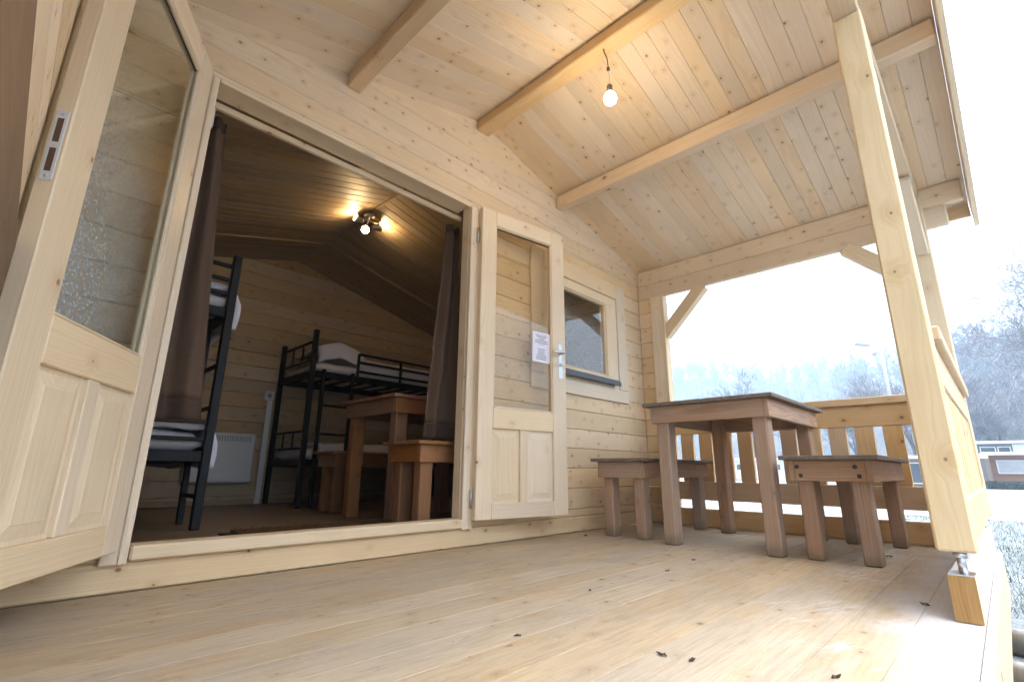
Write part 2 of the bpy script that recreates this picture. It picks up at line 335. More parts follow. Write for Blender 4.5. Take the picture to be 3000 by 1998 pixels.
def tube_data(pts, rad, n=8, cap=True):
    pts = [Vector(p) for p in pts]; rs = rad if isinstance(rad, (list, tuple)) else [rad]*len(pts)
    vv = []; ff = []; prev = None
    for i, p in enumerate(pts):
        t = (pts[min(i+1, len(pts)-1)] - pts[max(i-1, 0)]).normalized()
        ref = prev if prev is not None else (Vector((0, 0, 1)) if abs(t.z) < 0.9 else Vector((1, 0, 0)))
        u = (ref - t*ref.dot(t)).normalized(); prev = u; v = t.cross(u)
        for k in range(n):
            a = 2*math.pi*k/n; vv.append(p + (u*math.cos(a) + v*math.sin(a))*rs[i])
    for i in range(len(pts)-1):
        for k in range(n): ff.append((i*n+k, i*n+(k+1) % n, (i+1)*n+(k+1) % n, (i+1)*n+k))
    if cap: ff.append(tuple(range(n))[::-1]); ff.append(tuple(range((len(pts)-1)*n, len(pts)*n)))
    return vv, ff
def tube(name, parent, pts, rad, mat, n=8):
    vv, ff = tube_data(pts, rad, n); return mesh_obj(name, parent, vv, ff, mat, smooth=True)
def lathe(name, parent, c, prof, mat, n=20, tilt=None):
    vv = []; ff = []
    for (r, z) in prof:
        for k in range(n): a = 2*math.pi*k/n; vv.append((r*math.cos(a), r*math.sin(a), z))
    for i in range(len(prof)-1):
        for k in range(n): ff.append((i*n+k, i*n+(k+1) % n, (i+1)*n+(k+1) % n, (i+1)*n+k))
    ff.append(tuple(range(n))[::-1]); ff.append(tuple(range((len(prof)-1)*n, len(prof)*n)))
    Wm = Matrix.Translation(c) @ (tilt if tilt else Matrix.Identity(4))
    return mesh_obj(name, parent, vv, ff, mat, Wm, smooth=True)

# ------------------------------------------------------------------ main dimensions (metres, porch deck top = 0, outer face of door wall at y = 0)
XL, XR, X0 = -0.070, 3.636, 1.783
S = 0.2577; ZE = 2.070; APEX = ZE + S*(XR-X0)
def roofz(x): return APEX - S*abs(x-X0)
PITCHZ, OFFZ = 0.128, 0.012
WT = 0.045
YB = 2.80                      # inner face of the back wall
YF = -2.155                    # roof front edge
GZ = -0.35                     # ground

# ------------------------------------------------------------------ ground, road
def groundmat():
    N = NT('frosted_grass'); geo = N.n('ShaderNodeNewGeometry'); P = geo.outputs['Position']
    f1 = N.noise(P, 0.5, 4, 0.6); f2 = N.noise(P, 9, 5, 0.75); f3 = N.noise(P, 70, 4, 0.75)
    m = N.math('ADD', N.math('MULTIPLY', f1, 0.30), N.math('ADD', N.math('MULTIPLY', f2, 0.35), N.math('MULTIPLY', f3, 0.45)))
    c = N.mix(N.ramp(m, 0.40, 0.58), rgb(0.035, 0.06, 0.028), rgb(0.44, 0.475, 0.51))
    return N.done(N.bsdf(c, 0.9, 0.1, bump=N.math('ADD', f3, f2), bstr=1.0, bdist=0.05))
M_ground = groundmat()
def roadmat():
    N = NT('frosty_asphalt'); geo = N.n('ShaderNodeNewGeometry'); P = geo.outputs['Position']
    f = N.noise(P, 2.0, 5, 0.65)
    return N.done(N.bsdf(N.mix(N.ramp(f, 0.35, 0.7), rgb(0.16, 0.16, 0.18), rgb(0.42, 0.42, 0.46)), 0.8, 0.3, bump=N.noise(P, 80, 2), bstr=0.4, bdist=0.01))
def az(a, d, z=0.0): a = R(a); return Vector((CAM.x + d*math.sin(a), CAM.y + d*math.cos(a), z))
def grid_sheet(name, x0, x1, y0, y1, nx, ny, fz, mat):
    vv = []; ff = []
    for j in range(ny+1):
        for i in range(nx+1):
            x = x0+(x1-x0)*i/nx; y = y0+(y1-y0)*j/ny; vv.append((x, y, fz(x, y)))
    for j in range(ny):
        for i in range(nx): a = j*(nx+1)+i; ff.append((a, a+1, a+nx+2, a+nx+1))
    return mesh_obj(name, None, vv, ff, mat, smooth=True)
g = grid_sheet('ground', -300, 700, -500, 500, 100, 100, lambda x, y: GZ, M_ground); g['kind'] = 'structure'
rv = []
for i in range(41):
    t = -60+120*i/40; cx_ = 13.5 + 0.0016*t*t; rv += [(cx_-1.9, t, GZ+0.006), (cx_+1.9, t, GZ+0.006)]
rd = mesh_obj('road', None, rv, [(2*i, 2*i+1, 2*i+3, 2*i+2) for i in range(40)], roadmat()); rd['kind'] = 'structure'

# hills behind: a wooded ridge that closes the valley
def hillz(x, y):
    dx, dy = x-CAM.x, y-CAM.y; d = math.hypot(dx, dy); a = math.degrees(math.atan2(dx, dy))
    near = 95 if a > 87 else (95 + (87-a)*14 if a > 76 else 249)
    t = max(0.0, min(1.0, (d-near*0.62)/(near*0.75))); t = t*t*(3-2*t)
    crest = math.tan(R(10.2 + 0.5*math.sin(a*0.21) + 0.3*math.sin(a*0.57+1)))*near*1.37
    return GZ - 0.5 + t*(crest-7) + (3.0*noise.noise(Vector((x*0.03, y*0.03, 0))) if d > near*0.7 else 0)
def hillmat():
    N = NT('winter_hillside'); geo = N.n('ShaderNodeNewGeometry'); P = geo.outputs['Position']
    f = N.noise(P, 0.12, 6, 0.7); f2 = N.noise(P, 0.9, 4, 0.7)
    c = N.mix(N.ramp(f, 0.35, 0.65), rgb(0.07, 0.065, 0.055), rgb(0.16, 0.135, 0.115)); c = N.mix(N.math('MULTIPLY', N.ramp(f2, 0.45, 0.7), 0.35), c, rgb(0.34, 0.35, 0.36))
    return N.done(N.bsdf(c, 0.95, 0.1))
def polar_sheet(name, a0, a1, na, rings, fz, mat):
    vv = []; ff = []
    for j, d in enumerate(rings):
        for i in range(na+1):
            p = az(a0+(a1-a0)*i/na, d); vv.append((p.x, p.y, fz(p.x, p.y)))
    for j in range(len(rings)-1):
        for i in range(na): k = j*(na+1)+i; ff.append((k, k+na+1, k+na+2, k+1))
    return mesh_obj(name, None, vv, ff, mat, smooth=True)
h = polar_sheet('hills', 10, 170, 150, [56+9*i for i in range(42)], hillz, hillmat()); h['kind'] = 'structure'

# ------------------------------------------------------------------ bare trees
M_bark = plain('winter_bark', (0.075, 0.062, 0.052), 0.9, nscale=6, namt=0.4)
M_twig = plain('frosty_twig', (0.20, 0.19, 0.195), 0.9)
def prism(vv, ff, a, b, ra, rb):
    t = (b-a)
    if t.length < 1e-6: return
    t.normalize(); ref = Vector((0, 0, 1)) if abs(t.z) < 0.9 else Vector((1, 0, 0)); u = t.cross(ref).normalized(); v = t.cross(u); k = len(vv)
    for p, r in ((a, ra), (b, rb)):
        for q in range(3): an = 2.0944*q; vv.append(p+(u*math.cos(an)+v*math.sin(an))*r)
    for q in range(3): ff.append((k+q, k+(q+1) % 3, k+3+(q+1) % 3, k+3+q))
def bare_tree(vt, ft, vc, fc, base, h_, spread, rng, levels=5, thin=0.012, kids=(3, 5), upb=0.12):
    def grow(p, d, L, r, lv):
        steps = 3 if lv < levels else 2; q = p.copy(); dd = d.copy(); pts = [(q.copy(), r)]
        for s in range(steps):
            dd = (dd + Vector((rng.uniform(-1, 1), rng.uniform(-1, 1), rng.uniform(-0.6, 1)*1.0+upb))*0.20).normalized()
            q = q + dd*L/steps; rr = max(thin, r*(1-0.55*(s+1)/steps)); pts.append((q.copy(), rr))
        tgt = (vt, ft) if lv <= 1 else (vc, fc)
        for i in range(len(pts)-1): prism(tgt[0], tgt[1], pts[i][0], pts[i+1][0], pts[i][1], pts[i+1][1])
        if lv >= levels: return
        n = rng.randint(*kids) + (2 if lv == 0 else 0)
        for i in range(n):
            f = rng.uniform(0.45 if lv == 0 else 0.2, 1.0); si = min(len(pts)-2, int(f*(len(pts)-1))); fr = f*(len(pts)-1)-si
            bp = pts[si][0].lerp(pts[si+1][0], fr); br = pts[si][1]*0.62
            ang = rng.uniform(0.45, 0.95)*spread; ph = rng.uniform(0, 6.283)
            ref = Vector((0, 0, 1)) if abs(dd.z) < 0.85 else Vector((1, 0, 0)); u = dd.cross(ref).normalized(); v = dd.cross(u)
            nd = (dd*math.cos(ang) + (u*math.cos(ph)+v*math.sin(ph))*math.sin(ang)).normalized()
            grow(bp, nd, L*rng.uniform(0.52, 0.78), max(thin, br), lv+1)
    grow(Vector(base), Vector((0, 0, 1)), h_*0.46, h_*0.022, 0)
def tree(name, label, base, h_, spread, seed, levels=5, thin=0.012, kids=(3, 5), group=None, upb=0.12):
    rng = random.Random(seed); vt, ft, vc, fc = [], [], [], []
    bare_tree(vt, ft, vc, fc, (0, 0, 0), h_, spread, rng, levels, thin, kids, upb)
    zt = max(v.z for v in vc); k = h_/zt
    vt = [v*k for v in vt]; vc = [v*k for v in vc]
    t = thing(name, label, 'tree', base, group)
    Wm = Matrix.Translation(base)
    mesh_obj('trunk', t, vt, ft, M_bark, Wm); mesh_obj('crown', t, vc, fc, M_twig, Wm); return t
def gpos(a, d): p = az(a, d, GZ); p.z = max(GZ, hillz(p.x, p.y)) if d > 60 else GZ; return p
tree('bare_tree', 'big spreading bare tree rising above the brown chalet beside the road', gpos(98.0, 27), 11.4, 1.1, 17, 6, 0.0065, (3, 5), upb=0.10)
tree('bare_tree', 'broad bare tree with a rounded twiggy crown seen just above the porch table', gpos(71.8, 58), 12.3, 0.95, 5, 6, 0.013, (3, 5), upb=0.34)
tree('bare_tree', 'bare tree with a dense dark crown seen behind the street lamp', gpos(80.6, 52), 9.9, 1.0, 8, 6, 0.012, (3, 5), upb=0.34)
tree('bare_tree', 'slim bare tree standing between the street lamp and the dense crown', gpos(84.6, 49), 8.8, 0.8, 14, 6, 0.012, (3, 4), upb=0.3)
tree('bare_tree', 'bare tree with a crooked trunk at the foot of the wooded slope behind the chalet', gpos(90.2, 60), 9.5, 0.9, 21, 6, 0.014, (3, 5), upb=0.2)
# the far wood on the slope: one mass
def wood_mass(name, label, seed, specs):
    rng = random.Random(seed); vv = []; ff = []
    for (a0, a1, d0, d1, n, hmin, hmax, nb) in specs:
        for i in range(n):
            p = az(rng.uniform(a0, a1), d0 + (d1-d0)*rng.random()**0.8); p.z = max(GZ, hillz(p.x, p.y))-0.3; hh = rng.uniform(hmin, hmax)
            wd = max(0.03, 0.0007*math.hypot(p.x, p.y))
            top = p+Vector((0, 0, hh)); prism(vv, ff, p.copy(), top, hh*0.018, wd*0.5)
            for b in range(nb):
                f = rng.uniform(0.25, 0.98); o = p+Vector((0, 0, hh*f)); ph = rng.uniform(0, 6.283); el = rng.uniform(0.35, 1.1)
                L = hh*0.34*(1.15-f*0.75)*rng.uniform(0.7, 1.2)
                e = o+Vector((math.cos(ph)*math.cos(el), math.sin(ph)*math.cos(el), math.sin(el)))*L
                prism(vv, ff, o, e, wd, wd*0.5)
                for s in range(3):
                    o2 = o.lerp(e, rng.uniform(0.3, 1.0)); ph2 = ph+rng.uniform(-1.2, 1.2); e2 = o2+Vector((math.cos(ph2)*0.6, math.sin(ph2)*0.6, rng.uniform(0.1, 0.9)))*L*0.55
                    prism(vv, ff, o2, e2, wd*0.7, wd*0.4)
    o = mesh_obj(name, None, vv, ff, M_twig); o['kind'] = 'stuff'; return tag(o, label, 'woodland')
wood_mass('woodland', 'misty leafless woodland covering the hillside', 3, [(58, 88, 150, 345, 560, 8, 13, 14), (86, 100, 58, 135, 300, 7, 11, 26)])

# ------------------------------------------------------------------ chalets, hedge, lamp, edging
M_chal = wood('chalet_cladding', (0.25, 0.115, 0.05), (0.17, 0.075, 0.03), kdens=0.0, var=0.05)
M_cream = plain('caravan_white', (0.70, 0.70, 0.70), 0.5)
M_awn = plain('grey_awning', (0.13, 0.12, 0.12), 0.7, nscale=2, namt=0.3)
M_frostroof = plain('frosted_roof', (0.66, 0.68, 0.72), 0.8, nscale=3, namt=0.12)
M_dgl = plain('dark_window', (0.05, 0.06, 0.07), 0.08, spec=0.8)
M_net = plain('net_curtain', (0.42, 0.42, 0.43), 0.8, nscale=4, namt=0.3)
def facing(a, d, turn=0): return Matrix.Translation(az(a, d, GZ)) @ Matrix.Rotation(-R(a)+R(turn), 4, 'Z')   # local x to the right, y away
def chalet(label, a, d, wdt, dep, hgt, wall_m, wins, turn=0, group=None):
    global CUR
    CUR = facing(a, d, turn); t = thing('chalet', label, 'chalet')
    n = 7
    for i in range(n):
        z0 = 0.12+(hgt-0.12)*i/n; z1 = 0.12+(hgt-0.12)*(i+1)/n-0.012
        box('cladding_board', t, 0, wdt, 0, 0.05, z0, z1, wall_m, 'x', 0.006)
    box('wall', t, 0.02, wdt-0.02, 0.051, dep, 0.05, hgt-0.005, wall_m, 'x', 0)
    rf = box('roof', t, -0.25, wdt+0.25, -0.35, dep+0.25, hgt, hgt+0.11, M_frostroof, 'x', 0.02)
    box('fascia', t, -0.26, wdt+0.26, -0.375, -0.352, hgt-0.06, hgt+0.06, M_cream, 'x', 0.004)
    for (x0, x1, z0, z1, gm) in wins:
        f = box('window', t, x0, x1, -0.035, -0.002, z0, z1, M_cream, 'x', 0.004)
        nn = max(1, int((x1-x0)/0.7))
        for k in range(nn):
            p0 = x0+0.05+(x1-x0-0.05)*k/nn; p1 = x0+(x1-x0-0.05)*(k+1)/nn
            box('pane', f, p0, p1, -0.042, -0.037, z0+0.06, z1-0.06, gm, 'x', 0)
    CUR = Matrix.Identity(4); return t
chalet('brown timber chalet with frosted flat roof behind the dark hedge', 89.2, 38.5, 6.5, 3.2, 1.82, M_chal, [(0.25, 1.5, 0.78, 1.5, M_net), (2.4, 4.4, 0.78, 1.5, M_net)], 4)
chalet('dark glazed awning with a white end panel showing above the brown chalet roof', 88.6, 48.0, 7.0, 3.0, 2.85, M_awn, [(0.15, 0.95, 1.9, 2.6, M_dgl), (1.05, 1.7, 1.9, 2.6, M_dgl), (1.8, 4.2, 1.4, 2.75, M_cream)], 3)
chalet('low dark chalet with tall white framed windows seen through the railing slots', 83.3, 36.0, 3.4, 3.0, 1.6, M_chal, [(0.25, 1.35, 0.2, 1.35, M_dgl), (1.9, 2.9, 0.5, 1.3, M_dgl)], 2)
chalet('small white caravan far across the frosty grass seen behind the porch table legs', 69.0, 52.0, 5.0, 2.2, 1.9, M_cream, [(0.6, 1.9, 0.9, 1.5, M_dgl), (3.0, 4.3, 0.9, 1.5, M_dgl)], -5)
CUR = facing(88.6, 36.0)
M_hedge = plain('dark_hedge', (0.025, 0.04, 0.025), 0.9, nscale=5, namt=0.5)
hv = []; hf = []; rng = random.Random(4)
for i in range(9000):
    x = rng.uniform(0, 9); y = rng.uniform(0, 0.55); z = rng.uniform(0.0, 0.40)
    c = Vector((x, y, z)); a = Vector((rng.uniform(-1, 1), rng.uniform(-1, 1), rng.uniform(-1, 1))).normalized()*0.05; b = Vector((rng.uniform(-1, 1), rng.uniform(-1, 1), rng.uniform(-1, 1))).normalized()*0.05
    k = len(hv); hv += [c-a, c+b, c+a]; hf.append((k, k+1, k+2))
ht = thing('hedge', 'low dark clipped hedge in front of the brown chalet', 'hedge'); mesh_obj('foliage', ht, hv, hf, M_hedge)
box('stem', ht, 0.1, 8.9, 0.15, 0.4, 0, 0.3, M_hedge, 'x', 0.02)
CUR = facing(83.5, 24.0)
M_lamp = plain('galvanised_pole', (0.30, 0.31, 0.33), 0.5, 0.3)
lt = thing('street_lamp', 'tall thin street lamp with a long arm and a side floodlight', 'street lamp')
tube('pole', lt, [(0, 0, 0), (0.0, 0, 3), (-0.03, 0, 5.75)], [0.085, 0.07, 0.055], M_lamp, 10)
board('lamp_arm', lt, (-0.02, 0, 5.66), (-0.42, 0, 5.72), 0.03, 0.03, (0, 1, 0), M_lamp); board('lamp_head', lt, (-0.34, 0, 5.74), (-0.82, 0, 5.86), 0.14, 0.05, (0, 1, 0), M_lamp, 0.02)
board('floodlight_bracket', lt, (-0.03, 0, 5.42), (-0.2, 0, 5.38), 0.03, 0.03, (0, 1, 0), M_lamp); board('floodlight', lt, (-0.18, 0, 5.40), (-0.32, 0, 5.32), 0.14, 0.10, (0, 1, 0), M_lamp, 0.01)
CUR = Matrix.Identity(4)
M_edge = wood('edging_timber', (0.38, 0.32, 0.24), (0.25, 0.2, 0.14), kdens=0.2, frost=0.95)
for nm, x, lb in (('edging_timber', 3.15, 'round frosted timber edging lying on the grass beside the deck corner'), ('edging_timber', 2.62, 'frosted timber edging on the dark wet grass nearer the deck post')):
    vv, ff = tube_data([(x, -1.80, GZ+0.045), (x+0.1, -4.6, GZ+0.045)], 0.055, 12)
    tag(mesh_obj(nm, None, vv, ff, M_edge, smooth=True), lb, 'edging')

def grassmat():
    N = NT('frosted_blades'); geo = N.n('ShaderNodeNewGeometry'); P = geo.outputs['Position']
    c = N.mix(N.ramp(N.noise(P, 6, 4, 0.7), 0.38, 0.6), rgb(0.045, 0.08, 0.03), rgb(0.45, 0.49, 0.52)); return N.done(N.bsdf(c, 0.9, 0.1))
vv = []; ff = []; rng = random.Random(31)
for i in range(42000):
    x = 2.2+9.5*rng.random()**1.4; y = -0.6-(x*0.45+1.6)*rng.random() if x > 3.9 else rng.uniform(-3.6, -1.99)
    hh = rng.uniform(0.02, 0.065); a = rng.uniform(0, 6.283); wx, wy = 0.004*math.cos(a), 0.004*math.sin(a); k = len(vv)
    vv += [(x-wx, y-wy, GZ-0.003), (x+wx, y+wy, GZ-0.003), (x+rng.uniform(-0.03, 0.03), y+rng.uniform(-0.03, 0.03), GZ+hh)]; ff.append((k, k+1, k+2))
gr = mesh_obj('grass', None, vv, ff, grassmat()); gr['kind'] = 'stuff'; tag(gr, 'short frosted grass beside the porch', 'grass')
# ------------------------------------------------------------------ THE CABIN
cab = thing('log_cabin', 'pale pine log cabin with an open porch, double doors and gabled plank roof', 'cabin')
def part_box(name, *a, **k): return box(name, cab, *a, **k)

# --- deck: planks along X
dk = part_box('deck', XL-0.03, XR+0.09, -1.915, 0.30, -0.14, -0.030, M_lining, axis='x', bev=0)
DP = 1.925/15; y = -1.925
yy = []
while y < -0.001:
    yy.append((y, min(y+DP, 0.0))); y += DP
for i, (a, b) in enumerate(yy):
    if b-a < 0.02: continue
    j = [1.9, 2.6, 1.2][i % 3] if i % 4 == 1 else None
    segs = [(XL-0.03, XR+0.09)] if j is None else [(XL-0.03, j-0.0006), (j+0.0006, XR+0.09)]
    for (u, v) in segs: box('plank', dk, u, v, a+0.0004, b-0.0004, -0.028, 0.0, M_deck, 'x', 0.0008)
part_box('deck_fascia', XL-0.03, XR+0.12, -1.947, -1.927, -0.19, -0.012, M_post, axis='x')
for k, x in enumerate((XL+0.1, 1.2, 2.5, XR)): part_box('deck_joist', x-0.04, x+0.04, -1.91, 0.2, GZ, -0.142, M_beam, axis='y')

# --- wall of stacked logs with openings
def log_wall(parent_name, y0, y1, x0, x1, openings, mat, gable=True, zstart=0.0):
    core = part_box(parent_name, x0+0.01, x0+0.08, y0+0.012, y1-0.012, zstart+0.002, ZE-0.06, mat, axis='z', bev=0)
    rows = []; z = zstart; k = 1
    while z < APEX-0.02:
        z1 = OFFZ + PITCHZ*k
        if z1-z > 0.02: rows.append((z, z1)); z = z1
        k += 1
    for (za, zb) in rows:
        cuts = sorted({za, zb} | {zz for o in openings for zz in (o[2], o[3]) if za+0.008 < zz < zb-0.008})
        for a, b in zip(cuts, cuts[1:]):
            spans = [(x0, x1)]
            for (ox0, ox1, oz0, oz1) in openings:
                if oz0-0.009 <= a and b <= oz1+0.009:
                    ns = []
                    for (p, q) in spans:
                        if ox1 <= p or ox0 >= q: ns.append((p, q)); continue
                        if ox0-p > 0.01: ns.append((p, ox0))
                        if q-ox1 > 0.01: ns.append((ox1, q))
                    spans = ns
            if b <= ZE+0.003 or not gable:
                for (p, q) in spans: box('log', core, p, q, y0, y1, a+0.0006, b-0.0006, mat, 'x', 0.006)
            else:
                ha = min((APEX-a)/S, (x1-x0)/2); hb = max((APEX-b)/S, 0.02); m = (y0+y1)/2; c = (a+b)/2; t = (y1-y0)/2; hz = (b-a)/2-0.0006; ch = 0.006
                sec = [(-t+ch, -hz), (-t, -hz+ch), (-t, hz-ch), (-t+ch, hz), (t-ch, hz), (t, hz-ch), (t, -hz+ch), (t-ch, -hz)]
                vv = []; n8 = len(sec)
                for sgn in (-1, 1):
                    for (yy_, zz) in sec:
                        f = (zz+hz)/(2*hz); vv.append((sgn*(ha+(hb-ha)*f), zz, -yy_))
                ff = [(i, (i+1) % n8, n8+(i+1) % n8, n8+i) for i in range(n8)] + [tuple(range(n8))[::-1], tuple(range(n8, 2*n8))]
                mesh_obj('log', core, vv, ff, mat, Matrix.Translation((X0, m, c)) @ Matrix.Rotation(R(90), 4, 'X'))
    return core
DOOR = (0.345, 1.700, 0.139, 1.905); WIN = (2.47, 3.145, 1.03, 1.685)
fw = log_wall('front_wall', 0.0, WT, XL-WT, XR+WT, [(0.30, 1.745, 0.0935, 1.945), WIN], M_wall)
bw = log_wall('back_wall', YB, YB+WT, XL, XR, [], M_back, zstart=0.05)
part_box('light_leak_backing', XL-WT, XR+WT, YB+WT+0.001, YB+WT+0.02, 0.0, ZE-0.03, M_back, axis='x', bev=0)  # added unseen sheet, stops daylight leaking between the back wall logs
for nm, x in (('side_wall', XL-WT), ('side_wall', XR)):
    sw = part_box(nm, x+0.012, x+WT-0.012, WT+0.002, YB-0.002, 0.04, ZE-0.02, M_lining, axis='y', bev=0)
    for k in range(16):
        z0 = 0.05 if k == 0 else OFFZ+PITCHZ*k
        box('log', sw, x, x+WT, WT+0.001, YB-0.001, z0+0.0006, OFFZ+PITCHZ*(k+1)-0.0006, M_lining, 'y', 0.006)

# --- door frame
df = part_box('door_frame', 0.346, 1.699, -0.028, 0.062, 0.0935, 0.139, M_door, axis='x', bev=0.006)
for (x0, x1) in ((0.300, 0.345), (1.700, 1.745)): box('jamb', df, x0, x1, 0.0005, 0.062, 0.094, 1.945, M_door, 'z')
box('head', df, 0.346, 1.699, 0.0005, 0.11, 1.905, 1.945, M_door, 'x'); box('head_moulding', df, 0.272, 1.773, -0.016, -0.0015, 1.913, 1.935, M_door, 'x', 0.005)
box('head_lip', df, 0.346, 1.699, -0.022, -0.0005, 1.896, 1.9125, M_door, 'x', 0.004)
for (x0, x1) in ((0.272, 0.343), (1.702, 1.773)):
    box('casing', df, x0, x1, -0.022, -0.0015, 0.085, 1.912, M_door, 'z', 0.004)
    box('casing_bead', df, x0+0.045, x0+0.056, -0.028, -0.0225, 0.086, 1.911, M_door, 'z', 0.003)
for x in (1.02,): box('latch_keep', df, x-0.03, x+0.03, -0.0245, -0.0222, 1.898, 1.911, M_steel, 'x', 0.001)
part_box('interior_threshold', 0.346, 1.699, 0.063, 0.12, 0.02, 0.105, M_lining, axis='x')

# --- door leaves
def leaf(hinge, free, label, pane_mat, flip, plate=False, handle=False):
    global CUR
    hinge = Vector((hinge[0], hinge[1], 0)); d = Vector((free[0], free[1], 0))-hinge; L = d.length; a = math.atan2(d.y, d.x)
    CUR = Matrix.Translation(hinge) @ Matrix.Rotation(a, 4, 'Z')
    zb, zt = 0.130, 1.905; th = 0.020; s = flip          # s: side (local y) that faces the viewer
    root = box('door', cab, 0.0, 0.100, -th, th, zb, zt, M_door, 'z', 0.003); root['label'] = label
    box('stile', root, L-0.108, L, -th, th, zb, zt, M_door, 'z', 0.003)
    x0, x1 = 0.1005, L-0.1085
    box('rail', root, x0, x1, -th, th, zt-0.094, zt, M_door, 'x', 0.003); box('rail', root, x0, x1, -th, th, 0.600, 0.712, M_door, 'x', 0.003)
    box('rail', root, x0, x1, -th, th, zb, 0.212, M_door, 'x', 0.003)
    xm = (x0+x1)/2; box('muntin', root, xm-0.029, xm+0.029, -th+0.001, th-0.001, 0.2125, 0.5995, M_door, 'z', 0.003)
    for (p, q) in ((x0, xm-0.0295), (xm+0.0295, x1)):
        pw, ph = q-p, 0.5995-0.2125; cx, cz = (p+q)/2, (0.5995+0.2125)/2
        def ring(mx, yv): return [(cx-pw/2+mx, yv, cz-ph/2+mx*1.0), (cx+pw/2-mx, yv, cz-ph/2+mx*1.0), (cx+pw/2-mx, yv, cz+ph/2-mx*1.0), (cx-pw/2+mx, yv, cz+ph/2-mx*1.0)]
        vv = []; ff = []
        for sd in (-1, 1):
            b0 = len(vv)
            vv += ring(0, sd*0.006) + ring(0.012, sd*0.005) + ring(0.042, sd*0.012) + ring(0.044, sd*0.0135)
            for r_ in range(3):
                for k in range(4): ff.append(tuple((b0+r_*4+k, b0+r_*4+(k+1) % 4, b0+(r_+1)*4+(k+1) % 4, b0+(r_+1)*4+k)))
            ff.append(tuple(b0+12+k for k in range(4)))
        Wp = Matrix(((0, 1, 0, cx), (0, 0, 1, 0), (1, 0, 0, cz), (0, 0, 0, 1)))          # grain upright
        inv = Wp.inverted(); mesh_obj('panel', root, [inv @ Vector(v) for v in vv], ff, M_door, Wp)
    for sd in (-1, 1):                                    # glazing beads
        yb0, yb1 = sorted((sd*0.0045, sd*0.0165))
        box('bead', root, x0, x0+0.009, yb0, yb1, 0.713, zt-0.095, M_door, 'z', 0.003); box('bead', root, x1-0.009, x1, yb0, yb1, 0.713, zt-0.095, M_door, 'z', 0.003)
        box('bead', root, x0+0.0095, x1-0.0095, yb0, yb1, 0.713, 0.722, M_door, 'x', 0.003); box('bead', root, x0+0.0095, x1-0.0095, yb0, yb1, zt-0.104, zt-0.095, M_door, 'x', 0.003)
    gz0, gz1 = 0.7135, zt-0.0955
    Wg = Matrix.Translation(((x0+x1)/2, 0, (gz0+gz1)/2)); hw, hh = (x1-x0)/2-0.0005, (gz1-gz0)/2
    gv = [(-hw, -0.002, -hh), (hw, -0.002, -hh), (hw, -0.002, hh), (-hw, -0.002, hh), (-hw, 0.002, -hh), (hw, 0.002, -hh), (hw, 0.002, hh), (-hw, 0.002, hh)]
    mesh_obj('pane', root, gv, [(0, 1, 2, 3), (5, 4, 7, 6), (0, 4, 5, 1), (1, 5, 6, 2), (2, 6, 7, 3), (3, 7, 4, 0)], pane_mat, Wg)
    box('seal', root, x0+0.0095, x1-0.0095, s*0.0045-0.001, s*0.0045+0.001, zt-0.110, zt-0.1045, M_rubber, 'x', 0)
    for z in (0.235, 1.73):
        vv, ff = tube_data([(-0.008, 0.012*s*-1, z-0.045), (-0.008, 0.012*s*-1, z+0.045)], 0.007, 10); mesh_obj('hinge', root, vv, ff, M_steel, smooth=True)
    if plate:
        box('lock_plate', root, L+0.0002, L+0.0022, -0.0125, 0.0125, 0.985, 1.165, M_white, 'z', 0.001)
        for (z0, z1) in ((1.008, 1.066), (1.082, 1.143)): box('lock_mortise', root, L+0.0023, L+0.0029, -0.006, 0.006, z0, z1, M_mort, 'z', 0)
        for z in (0.996, 1.074, 1.154): box('screw_head', root, L+0.0023, L+0.003, -0.003, 0.003, z-0.003, z+0.003, M_steel, 'z', 0.0005)
    if handle:
        yv = s*(th+0.002); y0_, y1_ = sorted((s*(th+0.0003), s*(th+0.003)))
        box('handle_plate', root, L-0.062, L-0.030, y0_, y1_, 0.93, 1.15, M_steel, 'z', 0.001)
        hx = L-0.046; tube('lever', root, [(hx, s*th, 1.085), (hx, s*(th+0.045), 1.085), (hx-0.012, s*(th+0.052), 1.085), (hx-0.10, s*(th+0.052), 1.078)], 0.0075, M_chrome, 10)
        tube('key_cylinder', root, [(hx, s*th, 1.015), (hx, s*(th+0.012), 1.015)], 0.010, M_chrome, 12)
    M0 = CUR.copy(); CUR = Matrix.Identity(4); return root, M0, L
leafL, ML, LL = leaf((0.293, -0.045), (-0.043, -0.635), 'left door leaf swung wide open with misted glass and lock plate on its edge', M_glassL, 1, plate=True)
leafR, MR, LR = leaf((1.752, -0.046), (2.388, -0.150), 'right door leaf folded back almost flat against the wall', M_glassR, -1, handle=True)
# the notice taped to the right pane
CUR = MR
pm = box_mesh(0.138, 0.188, 0.0008, 0.0); pn = bpy.data.objects.new('paper_notice', with_mat(pm, M_paper))
reg(pn, None, CUR @ Matrix.Translation((LR-0.185, -0.0036, 1.110)) @ Matrix.Rotation(R(90), 4, 'X') @ Matrix.Rotation(R(-1), 4, 'Z'))
tag(pn, 'white printed paper notice stuck on the glass of the folded back door', 'notice')
CUR = Matrix.Identity(4)

